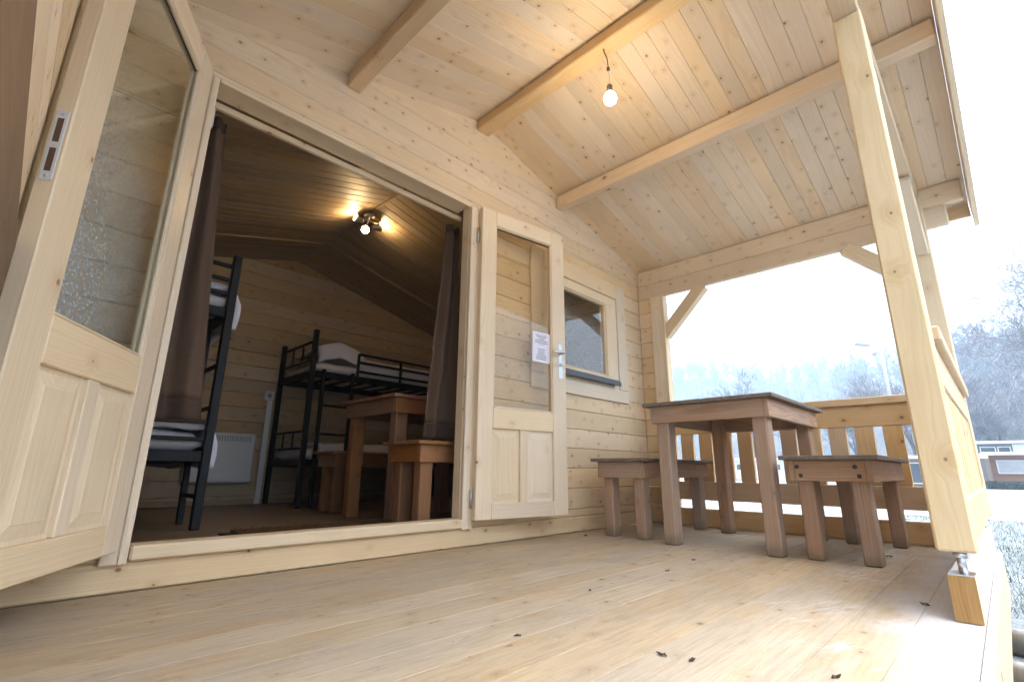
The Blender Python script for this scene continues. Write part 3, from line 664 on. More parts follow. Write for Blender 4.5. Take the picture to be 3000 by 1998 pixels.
# --- window
wf = part_box('window', 2.431, 3.184, -0.012, 0.05, 1.646+0.001, 1.715, M_door, axis='x'); wf['label'] = 'small square frosted window with dark metal sill'
box('frame', wf, 2.431, 3.184, -0.012, 0.05, 1.046, 1.072, M_door, 'x'); box('frame', wf, 2.431, 2.505, -0.012, 0.05, 1.0725, 1.6465, M_door, 'z'); box('frame', wf, 3.107, 3.184, -0.012, 0.05, 1.0725, 1.6465, M_door, 'z')
box('sash_bead', wf, 3.107-0.012, 3.1065, -0.005, 0.02, 1.0725, 1.646, M_door, 'z'); box('sash_bead', wf, 2.5055, 2.518, -0.005, 0.02, 1.0725, 1.646, M_door, 'z'); box('sash_bead', wf, 2.5185, 3.0945, -0.005, 0.02, 1.0725, 1.084, M_door, 'x'); box('sash_bead', wf, 2.5185, 3.0945, -0.005, 0.02, 1.634, 1.646, M_door, 'x')
gv = [(-0.29, -0.002, -0.28), (0.29, -0.002, -0.28), (0.29, -0.002, 0.28), (-0.29, -0.002, 0.28), (-0.29, 0.002, -0.28), (0.29, 0.002, -0.28), (0.29, 0.002, 0.28), (-0.29, 0.002, 0.28)]
mesh_obj('pane', wf, gv, [(0, 1, 2, 3), (5, 4, 7, 6), (0, 4, 5, 1), (1, 5, 6, 2), (2, 6, 7, 3), (3, 7, 4, 0)], M_glassW, Matrix.Translation((2.8065, 0.012, 1.36)))
sl = box('sill', wf, 2.42, 3.205, -0.052, -0.0125, 1.012, 1.044, M_sillm, 'x', 0.004); box('sill_lip', sl, 2.42, 3.21, -0.058, -0.0525, 1.002, 1.034, M_sillm, 'x', 0.002)
for (x0, x1, z0, z1, ax) in ((2.235, 2.36, 0.985, 1.842, 'z'), (3.256, 3.378, 0.985, 1.842, 'z'), (2.3605, 3.2555, 1.722, 1.842, 'x'), (2.235, 3.378, 0.885, 0.984, 'x')):
    box('casing', wf, x0, x1, -0.018, -0.0015, z0, z1, M_door, ax, 0.004)
for (x0, x1, z0, z1, ax) in ((3.1845, 3.2555, 0.985, 1.7215, 'z'), (2.3605, 2.4305, 0.985, 1.7215, 'z'), (2.431, 3.184, 0.985, 1.0015, 'x')): box('casing_strip', wf, x0, x1, -0.008, -0.0012, z0, z1, M_door, ax, 0.002)

# --- right side of the porch (posts, eave logs, railing) and the closed left side
def eave_logs(sx):
    f = (lambda x: x) if sx > 0 else (lambda x: 2*X0-x)
    xa, xb = sorted((f(XR), f(XR+WT)))
    for (z0, z1, ye) in ((OFFZ+PITCHZ*14, OFFZ+PITCHZ*15, -2.050), (OFFZ+PITCHZ*15, ZE-0.006, -2.135)):
        part_box('eave_log', xa, xb, ye, -0.001, z0+0.0006, z1-0.0006, M_wall, axis='y', bev=0.007)
eave_logs(1); eave_logs(-1)
for k in range(14):
    z0 = 0.002 if k == 0 else OFFZ+PITCHZ*k
    z1 = OFFZ+PITCHZ*(k+1)
    part_box('corner_log', XR, XR+WT, -0.212, -0.001, z0+0.0006, z1-0.0006, M_wall, axis='y', bev=0.006)
part_box('corner_trim', XR-0.024, XR-0.001, -0.217, -0.122, 0.002, 1.802, M_door, axis='z'); part_box('corner_trim', XR-0.024, XR+WT+0.01, -0.240, -0.2175, 0.002, 1.802, M_door, axis='z')
def brace(x, y, pts, w_=0.092, t=0.07, plane='x'):
    return board('brace', cab, pts[0], pts[1], w_, t, (1, 0, 0) if plane == 'x' else (0, 1, 0), M_post, 0.004)
brace(0, 0, ((XR+0.028, -0.215, 1.465), (XR+0.028, -0.562, 1.815)))
brace(0, 0, ((XR+0.028, -1.875, 1.465), (XR+0.028, -1.528, 1.815)))

def railing(label, fn, length, slot0, pitch, slot, endgap=0.0):
    """local u runs along the rail, v is depth outwards; fn maps (u0,u1,v0,v1,z0,z1) to a box call"""
    r = fn('railing', cab, 0.0, length, 0.0, WT, 0.654, 0.783, M_rail, True); r['label'] = label
    fn('top_rail', r, 0.0, length, -0.022, WT+0.022, 0.7835, 0.829, M_rail, True)
    fn('lower_board', r, 0.0, length, 0.0, WT, 0.182, 0.312, M_rail, True)
    u = slot0; start = 0.0
    fn('slat', r, 0.0, slot0, 0.004, WT-0.006, 0.3125, 0.6535, M_rail, False)
    while u < length-0.02:
        a = u+slot; b = min(u+pitch, length)
        if b-a > 0.02: fn('slat', r, a, b, 0.004, WT-0.006, 0.3125, 0.6535, M_rail, False)
        u += pitch
    return r
def fside(name, par, u0, u1, v0, v1, z0, z1, m, along): return box(name, par, XR+v0, XR+v1, -0.241-u1, -0.241-u0, z0, z1, m, 'y' if along else 'z', 0.004)
railing('long side railing behind the porch table', fside, 1.613, 0.0015, 0.1405, 0.046)
part_box('base_board', XR-0.006, XR+WT, -1.862, -0.241, 0.001, 0.124, M_rail, axis='y', bev=0.005)
def ffront(name, par, u0, u1, v0, v1, z0, z1, m, along): return box(name, par, 1.972+u0, 1.972+u1, -1.895-v1, -1.895-v0+0.02, z0, z1, m, 'x' if along else 'z', 0.004)
railing('front railing between the two porch posts', ffront, 1.640, 0.07, 0.1405, 0.046)
# posts on threaded feet
def post(x0, x1, label):
    p = part_box('post', x0, x1, -1.945, -1.857, 0.175, 2.008, M_post, axis='z', bev=0.006); p['label'] = label
    xc, yc = (x0+x1)/2, -1.905
    tube('foot_bolt', p, [(xc-0.02, yc, 0.119), (xc-0.02, yc, 0.176)], 0.010, M_steel, 10)
    lathe('nut', p, (xc-0.02, yc, 0.160), [(0.017, 0), (0.017, 0.013)], M_steel, 6)
    box('foot_plate', p, xc-0.05, xc+0.03, -1.929, -1.872, 0.1152, 0.1195, M_steel, 'x', 0.001)
    return p
post(1.872, 1.960, 'middle porch post standing on a steel bolt'); post(3.614, 3.702, 'corner porch post on a steel bolt')
post(XL-0.110, XL-0.022, 'left corner porch post')
part_box('base_beam', 1.868, XR+0.10, -1.928, -1.870, 0.0015, 0.115, M_post, axis='x', bev=0.003)
part_box('beam_end_grain', 1.8655, 1.8678, -1.9275, -1.8705, 0.002, 0.1145, M_endgrain, axis='z', bev=0.0005)
part_box('tie_beam', XL-0.13, XR+0.06, -1.940, -1.862, 2.0085, 2.069-0.004, M_beam, axis='x', bev=0.004)
brace(0, 0, ((1.955, -1.902, 1.66), (2.29, -1.902, 2.0)), plane='y', t=0.06); brace(0, 0, ((3.62, -1.902, 1.66), (3.285, -1.902, 2.0)), plane='y', t=0.06)
# left side: boarded screen above a breast board
ls = part_box('left_screen', XL-WT+0.010, XL-0.012, -1.858, -0.001, 0.002, OFFZ+PITCHZ*14-0.001, M_wall, axis='y', bev=0)
for k in range(14):
    z0 = 0.002 if k == 0 else OFFZ+PITCHZ*k
    box('log', ls, XL-WT, XL, -1.858, -0.001, z0+0.0006, OFFZ+PITCHZ*(k+1)-0.0006, M_wall, 'y', 0.006)
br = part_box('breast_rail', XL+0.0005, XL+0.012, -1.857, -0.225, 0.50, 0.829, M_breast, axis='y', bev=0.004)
part_box('corner_trim', XL+0.0005, XL+0.02, -0.222, -0.024, 0.002, 1.802, M_door, axis='z', bev=0.003)

# --- roof: felt skin, planks on both slopes, purlins, barge boards
XE = 3.90                                             # eave tip
def slope_pt(x, dz): return APEX - S*abs(x-X0) + dz
SL = math.hypot(1, S)
rfv = []
for y in (YF, YB+0.25):
    for x in (2*X0-XE, X0, XE): rfv += [(x, y, slope_pt(x, 0.022)), (x, y, slope_pt(x, 0.034))]
ff = [(1, 3, 9, 7), (3, 5, 11, 9), (0, 6, 8, 2), (2, 8, 10, 4), (0, 1, 7, 6), (4, 10, 11, 5), (0, 2, 3, 1), (2, 4, 5, 3), (6, 7, 9, 8), (8, 9, 11, 10)]
rf = mesh_obj('roof', cab, rfv, ff, M_felt)
RP = 0.0875; n = int((0 - YF)/RP)+1
for i in range(n):
    y1 = 0.0 + 0.02 - RP*i; y0 = max(y1-RP, YF)
    if y1-y0 < 0.02: continue
    for sg in (-1, 1):
        x1 = X0+sg*(XE-X0)
        a = Vector((X0+sg*0.004, (y0+y1)/2, slope_pt(X0+sg*0.004, 0.010))); b = Vector((x1, (y0+y1)/2, slope_pt(x1, 0.010)))
        board('plank', rf, a, b, y1-y0-0.0007, 0.019, (0, 0, 1), M_roof, 0.0024)
for (x0, x1, zb) in ((0.872, 0.945, 2.232), (2.522, 2.595, 2.240)):
    zt = min(roofz(x0), roofz(x1))
    part_box('purlin', x0, x1, YF+0.01, -0.001, zb, zt-0.001, M_beam, axis='y', bev=0.006)
part_box('ridge_beam', 1.733, 1.833, YF+0.01, -0.001, 2.466, roofz(1.733)-0.001, M_beam, axis='y', bev=0.006)
for sg in (-1, 1):
    xe = X0+sg*(XE+0.02-X0); a = Vector((X0, YF-0.014, slope_pt(X0, -0.06))); b = Vector((xe, YF-0.014, slope_pt(xe, -0.06)))
    board('barge_board', cab, a, b, 0.024, 0.20, (0, 0, 1), M_post, 0.003)
    xc = X0+sg*(XE-0.012-X0); part_box('eave_board', xc-0.012, xc+0.012, YF+0.002, YB+0.2, slope_pt(xc, -0.095), slope_pt(xc, -0.006), M_rail, axis='y')
# --- interior lining: lower ceiling, floor
LOW = 0.112
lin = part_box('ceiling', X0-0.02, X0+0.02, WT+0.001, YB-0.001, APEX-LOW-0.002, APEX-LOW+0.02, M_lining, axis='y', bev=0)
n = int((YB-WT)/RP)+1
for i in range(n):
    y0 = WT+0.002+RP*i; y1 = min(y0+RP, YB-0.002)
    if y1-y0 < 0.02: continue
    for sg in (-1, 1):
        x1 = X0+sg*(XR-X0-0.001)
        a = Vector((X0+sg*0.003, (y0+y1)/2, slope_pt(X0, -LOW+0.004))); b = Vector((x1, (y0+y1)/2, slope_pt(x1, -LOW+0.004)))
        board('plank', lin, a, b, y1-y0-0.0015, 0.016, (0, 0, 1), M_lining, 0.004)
for yb in (0.70, 2.20):
    for sg in (-1, 1):
        a = Vector((X0+sg*0.01, yb, slope_pt(X0+0.01, -LOW-0.011))); x1 = X0+sg*(XR-X0-0.004)
        board('ceiling_batten', lin, a, Vector((x1, yb, slope_pt(x1, -LOW-0.011))), 0.060, 0.013, (0, 0, 1), M_lining, 0.003)
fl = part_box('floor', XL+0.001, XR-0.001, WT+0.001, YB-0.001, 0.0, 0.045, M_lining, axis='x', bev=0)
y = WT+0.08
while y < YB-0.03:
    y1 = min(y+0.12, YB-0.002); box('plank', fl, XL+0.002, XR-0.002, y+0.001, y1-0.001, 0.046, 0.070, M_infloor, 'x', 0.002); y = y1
part_box('skirting', XL+0.002, XR-0.002, YB-0.018, YB-0.001, 0.071, 0.115, M_lining, axis='x')

# ------------------------------------------------------------------ tables and benches
def trestle(kind, label, cat, x0, x1, y0, y1, zf, h_, top_m, body_m, leg=(0.085, 0.07), apron=0.092, group=None, ov=0.032, ntop=5, bolts=True):
    t = thing(kind, label, cat, ((x0+x1)/2, (y0+y1)/2, zf), group)
    n = ntop; wy = (y1-y0)/n
    for i in range(n): box('top_board', t, x0, x1, y0+wy*i+0.0015, y0+wy*(i+1)-0.0015, zf+h_-0.020, zf+h_, top_m, 'x', 0.003)
    za, zb = zf+h_-0.0205-apron, zf+h_-0.0205
    ax0, ax1, ay0, ay1 = x0+ov, x1-ov, y0+ov, y1-ov
    box('apron', t, ax0, ax1, ay0, ay0+0.024, za, zb, body_m, 'x'); box('apron', t, ax0, ax1, ay1-0.024, ay1, za, zb, body_m, 'x')
    box('apron', t, ax0, ax0+0.024, ay0+0.0245, ay1-0.0245, za, zb, body_m, 'y'); box('apron', t, ax1-0.024, ax1, ay0+0.0245, ay1-0.0245, za, zb, body_m, 'y')
    for sx in (0, 1):
        for sy in (0, 1):
            lx = ax0+0.025 if sx == 0 else ax1-0.025-leg[0]; ly = ay0+0.025 if sy == 0 else ay1-0.025-leg[1]
            box('leg', t, lx, lx+leg[0], ly, ly+leg[1], zf+0.0005, zf+h_-0.021, body_m, 'z', 0.006)
    if bolts:
        for yb in (ay0+0.05, ay1-0.05):
            for zz in (za+0.025, zb-0.03):
                tube('bolt', t, [(ax0-0.004, yb+(0.012 if zz > za+0.03 else 0), zz), (ax0+0.004, yb+(0.012 if zz > za+0.03 else 0), zz)], 0.009, M_bolt, 10)
    return t
trestle('table', 'weathered brown timber table standing on the open porch deck', 'table', 2.548, 3.500, -1.292, -0.590, 0.0, 0.757, M_tabtop, M_table, bolts=False, ntop=6)
trestle('bench', 'weathered timber bench on the porch between the table and the cabin wall', 'bench', 2.620, 3.570, -0.555, -0.165, 0.0, 0.456, M_tabtop, M_table, leg=(0.08, 0.065), ntop=3, bolts=False, apron=0.094)
trestle('bench', 'weathered timber bench with bolted apron on the porch beside the middle post', 'bench', 2.590, 3.545, -1.660, -1.268, 0.0, 0.458, M_tabtop, M_table, leg=(0.08, 0.065), ntop=3, apron=0.094)
trestle('table', 'reddish brown timber table inside the cabin before the far bunk bed', 'table', 1.600, 2.550, 0.520, 1.215, 0.07, 0.757, M_intable, M_intable, bolts=False, ntop=6)
trestle('bench', 'reddish brown bench inside the cabin just behind the right curtain', 'bench', 1.520, 2.470, 0.125, 0.490, 0.07, 0.460, M_intable, M_intable, leg=(0.08, 0.065), ntop=3, bolts=False)
trestle('bench', 'reddish brown bench inside the cabin between the table and the far bunk bed', 'bench', 1.690, 2.640, 1.420, 1.760, 0.07, 0.435, M_intable, M_intable, leg=(0.08, 0.065), ntop=3, bolts=False)

# ------------------------------------------------------------------ bunk beds
def bar(name, t, a, b, s_, mat=M_black): return board(name, t, a, b, s_, s_, (0, 0, 1) if abs(Vector(b).z-Vector(a).z) < 0.9*(Vector(b)-Vector(a)).length else (1, 0, 0), mat, 0.004)
def soft(name, label, cat, x0, x1, y0, y1, z0, z1, mat, seed, amp=0.012, group=None, nx=26, ny=16, edge=0.05, puff=0.02, drop=None):
    vv = []; ff = []; cx, cy = (x0+x1)/2, (y0+y1)/2; lx, ly = (x1-x0), (y1-y0); h_ = z1-z0
    for side in (1, 0):
        for j in range(ny+1):
            for i in range(nx+1):
                u, v = i/nx, j/ny; x = x0+lx*u; y = y0+ly*v
                e = min(u*lx, (1-u)*lx, v*ly, (1-v)*ly); k = min(1, e/edge); k = math.sqrt(1-(1-k)**2)
                nz = noise.noise(Vector((x*4.1+seed, y*4.1, seed)))*amp + noise.noise(Vector((x*11, y*11, seed)))*amp*0.45
                z = (z0+h_*0.5) + (1 if side else -1)*h_*0.5*(0.35+0.65*k)
                if side: z += nz*k + puff*k*math.sin(math.pi*u)*math.sin(math.pi*v)
                if side and drop: z -= drop*max(0, 1-e/0.09)*(0.4+0.6*abs(noise.noise(Vector((x*6, y*6, 3)))))*0.5
                vv.append((x-cx, y-cy, z-z0))
    m = (nx+1)*(ny+1)
    for s_ in (0, 1):
        for j in range(ny):
            for i in range(nx):
                a = s_*m+j*(nx+1)+i; q = (a, a+1, a+nx+2, a+nx+1); ff.append(q if s_ == 0 else q[::-1])
    bd = [i for i in range(nx+1)] + [j*(nx+1)+nx for j in range(1, ny+1)] + [ny*(nx+1)+i for i in range(nx-1, -1, -1)] + [j*(nx+1) for j in range(ny-1, 0, -1)]
    for a, b in zip(bd, bd[1:]+bd[:1]): ff.append((b, a, a+m, b+m))
    o = mesh_obj(name, None, vv, ff, mat, Matrix.Translation((cx, cy, z0)), smooth=True); return tag(o, label, cat, group)
def duvet(label, x0, x1, y0, y1, z, seed, over, group=None, head=None, amp=1.0):
    """a rumpled cover that lies on z and hangs over the side named in over"""
    nx, ny = 44, 30; vv = []; ff = []
    for j in range(ny+1):
        for i in range(nx+1):
            u, v = i/nx, j/ny; x = x0+(x1-x0)*u; y = y0+(y1-y0)*v
            n1 = noise.noise(Vector((x*3.2+seed, y*3.2, 0.3)))*0.030 + noise.noise(Vector((x*8+seed, y*8, 1.3)))*0.014; n1 *= amp
            zz = z + 0.055 + n1
            if head and head(x, y): zz += 0.13*head(x, y)
            for (ax, lim, sg, ln) in over:
                c = x if ax == 'x' else y; ex = (c-lim)*sg
                if ex > 0:
                    k = min(1, ex/0.05); zz -= ex*1.0 + 0.05*k + n1*k*0.5
                    if ax == 'x': x = lim+sg*(0.045*k + 0.02*noise.noise(Vector((y*9, ex*7, seed)))*k)
                    else: y = lim+sg*(0.045*k + 0.02*noise.noise(Vector((x*9, ex*7, seed)))*k)
            vv.append((x, y, zz))
    for j in range(ny):
        for i in range(nx): a = j*(nx+1)+i; ff.append((a, a+1, a+nx+2, a+nx+1))
    c = Vector(((x0+x1)/2, (y0+y1)/2, z)); o = mesh_obj('duvet', None, [Vector(v)-c for v in vv], ff, M_linen, Matrix.Translation(c), smooth=True)
    md = o.modifiers.new('thick', 'SOLIDIFY'); md.thickness = 0.035; md.offset = -1
    return tag(o, label, 'duvet', group)
# bed along the left wall: x 0..0.78, y 0.97..2.72
bA = thing('bunk_bed', 'black metal bunk bed along the left wall with a ladder at its side', 'bunk bed', (0.38, 1.85, 0.07))
ax0, ax1, ay0, ay1 = -0.02, 0.765, 0.975, 2.74
for (x, y) in ((ax0, ay0), (ax1, ay0), (ax0, ay1), (ax1, ay1)): bar('post', bA, (x, y, 0.071), (x, y, 1.575 if y == ay0 else 1.50), 0.042)
for zf in (0.435, 1.225):
    for x in (ax0, ax1): board('side_rail', bA, (x, ay0+0.022, zf), (x, ay1-0.022, zf), 0.06, 0.03, (1, 0, 0), M_black, 0.004)
    for y in (ay0, ay1): board('end_rail', bA, (ax0+0.022, y, zf), (ax1-0.022, y, zf), 0.055, 0.03, (0, 1, 0), M_black, 0.004)
    for k in range(10): board('bed_slat', bA, (ax0+0.016, ay0+0.1+0.17*k, zf+0.012), (ax1-0.016, ay0+0.1+0.17*k, zf+0.012), 0.05, 0.012, (0, 0, 1), M_black, 0.002)
for z in (1.505, 1.421, 1.338, 0.612, 0.523): bar('head_bar', bA, (ax0+0.022, ay0, z), (ax1-0.022, ay0, z), 0.022)
bar('ladder_rail', bA, (ax1+0.018, 1.355, 0.071), (ax1+0.0, 1.355, 1.19), 0.032)
for z in (0.23, 0.47, 0.70, 0.94): bar('rung', bA, (ax1+0.006, ay0+0.022, z), (ax1+0.012, 1.34, z), 0.022)
# bed along the back wall: x 1.74..3.6, y 2.07..2.76
bB = thing('bunk_bed', 'black metal bunk bed along the back wall with railed end and ladder', 'bunk bed', (2.66, 2.42, 0.07))
bx0, bx1, by0, by1 = 1.745, 3.58, 2.075, 2.755
for (x, y) in ((bx0, by0), (bx0, by1), (bx1, by0), (bx1, by1)): bar('post', bB, (x, y, 0.071), (x, y, 1.555 if y == by0 else 1.52), 0.040)
for zf in (0.425, 1.170):
    for y in (by0, by1): board('side_rail', bB, (bx0+0.021, y, zf), (bx1-0.021, y, zf), 0.055, 0.03, (0, 1, 0), M_black, 0.004)
    for x in (bx0, bx1): board('end_rail', bB, (x, by0+0.021, zf), (x, by1-0.021, zf), 0.05, 0.03, (1, 0, 0), M_black, 0.004)
    for k in range(11): board('bed_slat', bB, (bx0+0.1+0.165*k, by0+0.016, zf+0.012), (bx0+0.1+0.165*k, by1-0.016, zf+0.012), 0.05, 0.012, (0, 0, 1), M_black, 0.002)
for (zl, zh) in ((1.29, 1.455), (0.54, 0.68)):
    for x in (bx0, bx1):
        for z in (zl, zh): bar('end_bar', bB, (x, by0+0.021, z), (x, by1-0.021, z), 0.020)
        for y in (by0+0.24, by0+0.45): bar('end_spindle', bB, (x, y, zl+0.01), (x, y, zh-0.01), 0.016)
for x in (1.83, 2.10): bar('ladder_rail', bB, (x, by0-0.040, 0.071), (x, by0-0.040, 1.21), 0.030)
for z in (0.42, 0.66, 0.90): bar('rung', bB, (1.846, by0-0.040, z), (2.084, by0-0.040, z), 0.020)
for z in (1.245, 1.33, 1.405): bar('guard_rail', bB, (2.16, by0, z), (3.55, by0, z), 0.022)
for x in (2.165, 2.62, 3.08, 3.545): bar('guard_post', bB, (x, by0-0.002, 1.20), (x, by0-0.002, 1.405), 0.022)
soft('mattress', 'lower mattress of the bunk bed by the left wall', 'mattress', ax0+0.03, ax1-0.02, ay0+0.03, ay1-0.03, 0.455, 0.565, M_matt, 1)
soft('mattress', 'upper mattress of the bunk bed by the left wall', 'mattress', ax0+0.03, ax1-0.02, ay0+0.03, ay1-0.03, 1.245, 1.355, M_matt, 2)
soft('mattress', 'lower mattress of the bunk bed by the back wall', 'mattress', bx0+0.03, bx1-0.03, by0+0.02, by1-0.03, 0.445, 0.545, M_matt, 3)
soft('mattress', 'upper mattress of the bunk bed by the back wall', 'mattress', bx0+0.03, bx1-0.03, by0+0.02, by1-0.03, 1.190, 1.285, M_matt, 4)
duvet('white duvet hanging over the side of the lower left bunk', ax0+0.05, ax1+0.20, ay0+0.05, ay1-0.1, 0.555, 1.0, [('x', ax1+0.02, 1, 0.2)])
duvet('white duvet hanging over the side of the upper left bunk', ax0+0.05, ax1+0.22, ay0+0.05, ay1-0.1, 1.345, 4.0, [('x', ax1+0.02, 1, 0.2)])
hd = lambda x, y: max(0.0, 1-abs(x-(bx0+0.27))/0.26)**0.6
duvet('white duvet and pillow heaped on the upper bunk by the back wall', bx0+0.06, bx1-0.05, by0-0.035, by1-0.06, 1.325, 9.0, [('y', by0+0.070, -1, 0.1)], head=hd, amp=0.6)
duvet('white duvet spread on the lower bunk by the back wall', bx0+0.15, bx1-0.05, by0-0.06, by1-0.06, 0.535, 12.0, [('y', by0+0.03, -1, 0.1)])

# ------------------------------------------------------------------ curtains and their rail
rl = tag(box('curtain_rail', None, 0.31, 1.735, 0.115, 0.135, 1.868, 1.898, M_door, 'x'), 'thin wooden curtain rail across the top of the doorway', 'curtain rail')
tag(box('curtain_bracket', None, 0.3455, 0.372, 0.120, 0.150, 1.775, 1.866, M_tape, 'z'), 'small white bracket under the left end of the curtain rail', 'bracket')
def curtain(label, top, bot, z0, z1, folds, seed, hem=0.085, waist=None):
    rng = random.Random(seed); nx, nz = 90, 40; t = thing('curtain', label, 'curtain', ((bot[0]+bot[1])/2, 0.17, z0))
    def surf(za, zb, mat, name, nz):
        vv = []; ff = []
        for j in range(nz+1):
            z = za+(zb-za)*j/nz; f = (z-z0)/(z1-z0); k = f**0.75
            xa = bot[0]+(top[0]-bot[0])*k; xb = bot[1]+(top[1]-bot[1])*k
            for i in range(nx+1):
                u = i/nx; x = xa+(xb-xa)*(u+0.018*math.sin(9*u+seed+2*f)); ph = folds*2*math.pi*u + 0.9*math.sin(3*u+seed) + 0.5*math.sin(2.2*f+u*4)
                d = (0.024+0.010*math.sin(5*u+seed))*(0.75+0.25*f)
                vv.append((x, 0.185 + d*math.sin(ph) + 0.012*math.sin(6*f+3*u) + 0.009*noise.noise(Vector((x*22+seed, z*5, seed))), z))
        for j in range(nz):
            for i in range(nx): a = j*(nx+1)+i; ff.append((a, a+1, a+nx+2, a+nx+1))
        o = mesh_obj(name, t, vv, ff, mat, smooth=True); md = o.modifiers.new('thick', 'SOLIDIFY'); md.thickness = 0.0025
    surf(z0+hem, z1-0.05, M_curt, 'cloth', nz); surf(z0, z0+hem, M_hem, 'hem', 4); surf(z1-0.05, z1, M_hem, 'header_tape', 3)
    return t
curtain('long brown curtain gathered at the left side of the doorway', (0.300, 0.440), (0.330, 0.535), 0.555, 1.875, 2.5, 1.0)
curtain('long brown curtain gathered at the right side of the doorway', (1.690, 1.790), (1.590, 1.860), 0.545, 1.865, 2.5, 2.2)

# ------------------------------------------------------------------ heater, socket, mat
ht = thing('wall_heater', 'white panel heater low on the back wall', 'heater', (1.33, YB-0.05, 0.24))
box('body', ht, 1.066, 1.585, YB-0.085, YB-0.012, 0.255, 0.672, M_white, 'x', 0.012)
for k in range(22): box('vent_slot', ht, 1.10+0.0205*k, 1.112+0.0205*k, YB-0.0868, YB-0.0845, 0.60, 0.648, M_grille, 'z', 0)
box('control', ht, 1.586, 1.600, YB-0.07, YB-0.03, 0.56, 0.64, M_grille, 'z', 0.003)
sk = thing('socket', 'white wall socket with a surface cable duct running down to the floor', 'socket', (1.66, YB-0.02, 0.07))
box('socket_plate', sk, 1.625, 1.705, YB-0.04, YB-0.001, 0.99, 1.075, M_white, 'x', 0.006); tube('socket_hole', sk, [(1.665, YB-0.0425, 1.033), (1.665, YB-0.0405, 1.033)], 0.022, M_grille, 16)
box('cable_duct', sk, 1.652, 1.700, YB-0.018-0.02, YB-0.0185, 0.071, 0.988, M_white, 'z', 0.003)
mt = thing('doormat', 'dark brown coir doormat on the floor just inside the doors', 'doormat', (1.27, 0.47, 0.07))
box('rubber_back', mt, 0.80, 1.72, 0.20, 0.70, 0.0705, 0.078, M_rubber, 'x', 0.002)
vv = []; ff = []; rng = random.Random(9)
for i in range(9000):
    x = rng.uniform(0.85, 1.70); y = rng.uniform(0.22, 0.68); dx, dy = rng.uniform(-0.008, 0.008), rng.uniform(-0.008, 0.008); hh = rng.uniform(0.016, 0.026); k = len(vv); a = rng.uniform(0, 6.28); wx, wy = 0.0022*math.cos(a), 0.0022*math.sin(a)
    vv += [(x-wx, y-wy, 0.078), (x+wx, y+wy, 0.078), (x+dx, y+dy, 0.078+hh)]; ff.append((k, k+1, k+2))
br_ = mesh_obj('bristles', mt, vv, ff, M_coir); br_['kind'] = 'stuff'
box('pile_base', mt, 0.845, 1.705, 0.215, 0.685, 0.0782, 0.090, M_coir, 'x', 0.004)

# ------------------------------------------------------------------ lamps
pd = thing('pendant_bulb', 'bare lit light bulb hanging on a short wire from the ridge beam', 'light bulb', (1.80, -0.937, 2.18))
tube('wire', pd, [(1.773, -0.932, 2.466), (1.776, -0.934, 2.445), (1.792, -0.937, 2.425), (1.798, -0.938, 2.390), (1.799, -0.938, 2.365)], 0.0028, M_wire, 8)
lathe('connector', pd, (1.799, -0.938, 2.345), [(0.003, 0), (0.0085, 0.006), (0.0085, 0.02), (0.003, 0.026)], M_wire, 12)
tube('white_wire', pd, [(1.799, -0.938, 2.346), (1.806, -0.938, 2.325), (1.805, -0.938, 2.300), (1.804, -0.938, 2.262)], 0.0022, M_white, 8)
lathe('holder', pd, (1.804, -0.938, 2.222), [(0.019, -0.006), (0.016, 0.004), (0.0135, 0.02), (0.0145, 0.032), (0.009, 0.042), (0.004, 0.046)], M_brass, 18)
lathe('bulb', pd, (1.804, -0.938, 2.160), [(0.004, -0.012), (0.016, -0.008), (0.026, 0.002), (0.031, 0.016), (0.030, 0.030), (0.024, 0.044), (0.015, 0.056)], M_bulb, 24)
sp = thing('ceiling_spotlight', 'metal ceiling spotlight with lit bulbs under the ridge inside the cabin', 'spotlight', (1.77, 1.40, 2.42))
lathe('mount', sp, (X0, 1.40, APEX-LOW-0.032), [(0.045, 0), (0.045, 0.022), (0.04, 0.026)], M_steel, 20)
tube('bar', sp, [(X0-0.10, 1.40, 2.372), (X0+0.10, 1.40, 2.372)], 0.008, M_steel, 10); tube('stem', sp, [(X0, 1.40, 2.37), (X0, 1.40, 2.41)], 0.010, M_steel, 10)
def spot_head(c, d):
    d = Vector(d).normalized(); q = d.to_track_quat('Z', 'Y').to_matrix().to_4x4()
    lathe('shade', sp, c, [(0.012, -0.045), (0.022, -0.03), (0.030, 0.0), (0.033, 0.03), (0.031, 0.03), (0.027, 0.0), (0.015, -0.03)], M_steel, 18, q)
    lathe('bulb', sp, Vector(c)+d*0.012, [(0.008, -0.01), (0.022, 0.0), (0.024, 0.012), (0.015, 0.022), (0.004, 0.026)], M_bulb2, 14, q)
spot_head((X0-0.09, 1.40, 2.352), (-0.93, 0.05, 0.22)); spot_head((X0+0.09, 1.41, 2.352), (0.90, -0.25, 0.20)); spot_head((X0-0.035, 1.385, 2.275), (-0.25, -0.75, -0.40))
tube('spot_arm', sp, [(X0, 1.40, 2.372), (X0-0.03, 1.39, 2.30)], 0.006, M_steel, 8)
tag(tube('ceiling_cable', None, [(X0-0.02, 1.35, 2.424), (X0-0.012, 0.8, 2.424), (X0-0.015, 0.06, 2.424)], 0.006, M_wire, 8), 'dark cable running along the inside ridge to the spotlight', 'cable')

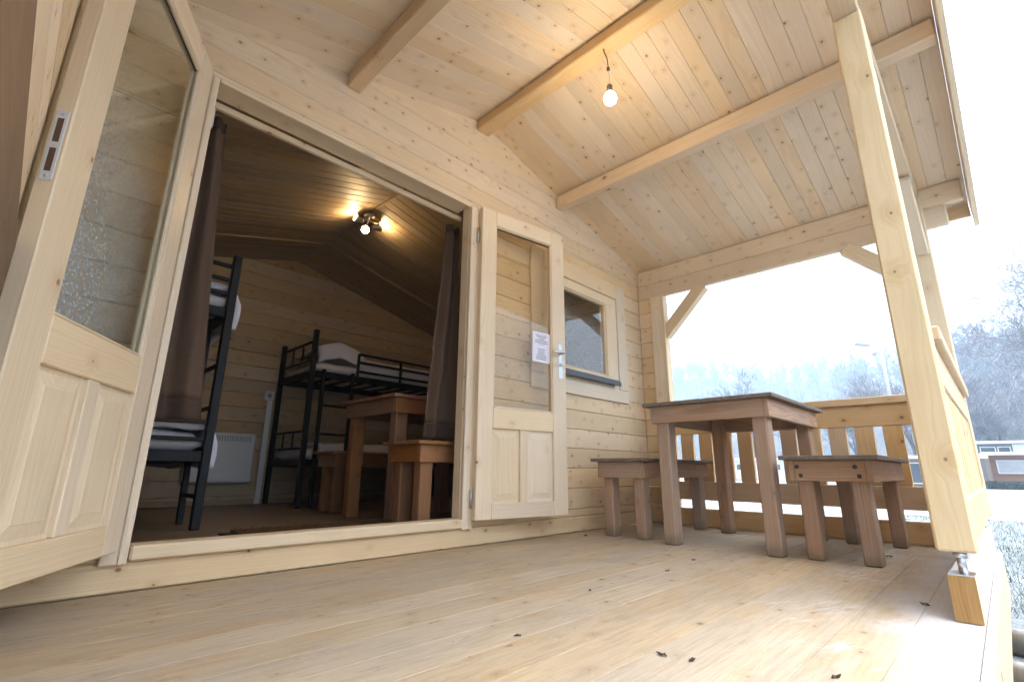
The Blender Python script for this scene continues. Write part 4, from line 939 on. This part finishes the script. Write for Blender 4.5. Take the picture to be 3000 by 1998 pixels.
# ------------------------------------------------------------------ bits of dead leaf on the deck
rng = random.Random(12)
LV = [(1.071, -1.44, 0.62, 'curled dead leaf on the deck between the middle post and the doors'), (1.088, -1.50, 0.55, 'dead leaf fragment beside the curled leaf on the deck'), (3.03, -1.571, 0.8, 'dead leaf on the deck under the bolted bench'), (2.566, -0.155, 1.0, 'brown twig lying on the deck at the foot of the wall'), (1.931, -1.011, 0.5, 'small dead leaf on the deck before the table leg'),
      (2.247, -0.973, 0.5, 'tiny dead leaf on the deck beside the table'), (2.027, -1.792, 0.7, 'dead leaf against the base beam by the middle post'), (1.437, -0.993, 0.5, 'dark crumb of leaf in the middle of the bare deck'), (3.14, -1.224, 0.8, 'dead leaf on the deck under the weathered table'), (1.205, -1.733, 0.6, 'dead leaf in the frost near the front edge of the deck'), (0.94, -1.139, 0.4, 'tiny leaf scrap on the deck in front of the threshold')]
for (x, y, s_, lb) in LV:
    vv = []; ff = []; n = 9; s_ *= 0.72; L = 0.028*s_; Wd = 0.011*s_; rot = rng.uniform(0, 3.1)
    for k in range(n):
        u = k/(n-1); wv = Wd*math.sin(math.pi*min(1, u*1.05))*rng.uniform(0.6, 1.1)+0.0006; zc = 0.0025+0.006*s_*math.sin(u*5+x*9)**2
        vv += [(L*(u-0.5)*2, -wv, zc+0.004*s_*rng.random()), (L*(u-0.5)*2, 0, zc-0.0008), (L*(u-0.5)*2, wv, zc+0.006*s_*rng.random())]
    for k in range(n-1):
        for q in range(2): a = k*3+q; ff.append((a, a+3, a+4, a+1))
    o = mesh_obj('dead_leaf', None, vv, ff, M_leaf, Matrix.Translation((x, y, 0.0)) @ Matrix.Rotation(rot, 4, 'Z')); md = o.modifiers.new('thick', 'SOLIDIFY'); md.thickness = 0.0012
    tag(o, lb, 'leaf', 'leaf litter on the deck')

# ------------------------------------------------------------------ haze: one closed box of even air
hb = box_mesh(1200, 1200, 96, 0); hz_me = hb.copy(); Nz = NT('valley_haze'); pv = Nz.n('ShaderNodeVolumePrincipled')
pv.inputs['Color'].default_value = rgb(0.44, 0.62, 0.82); pv.inputs['Density'].default_value = 0.0050; pv.inputs['Anisotropy'].default_value = 0.2
Nz.t.links.new(pv.outputs[0], Nz.out.inputs['Volume']); hz_me.materials.append(Nz.m)
hz = bpy.data.objects.new('haze', hz_me); reg(hz, None, Matrix.Translation((200, 0, 96/2-6))); hz['kind'] = 'stuff'; tag(hz, 'pale winter haze filling the valley', 'haze')
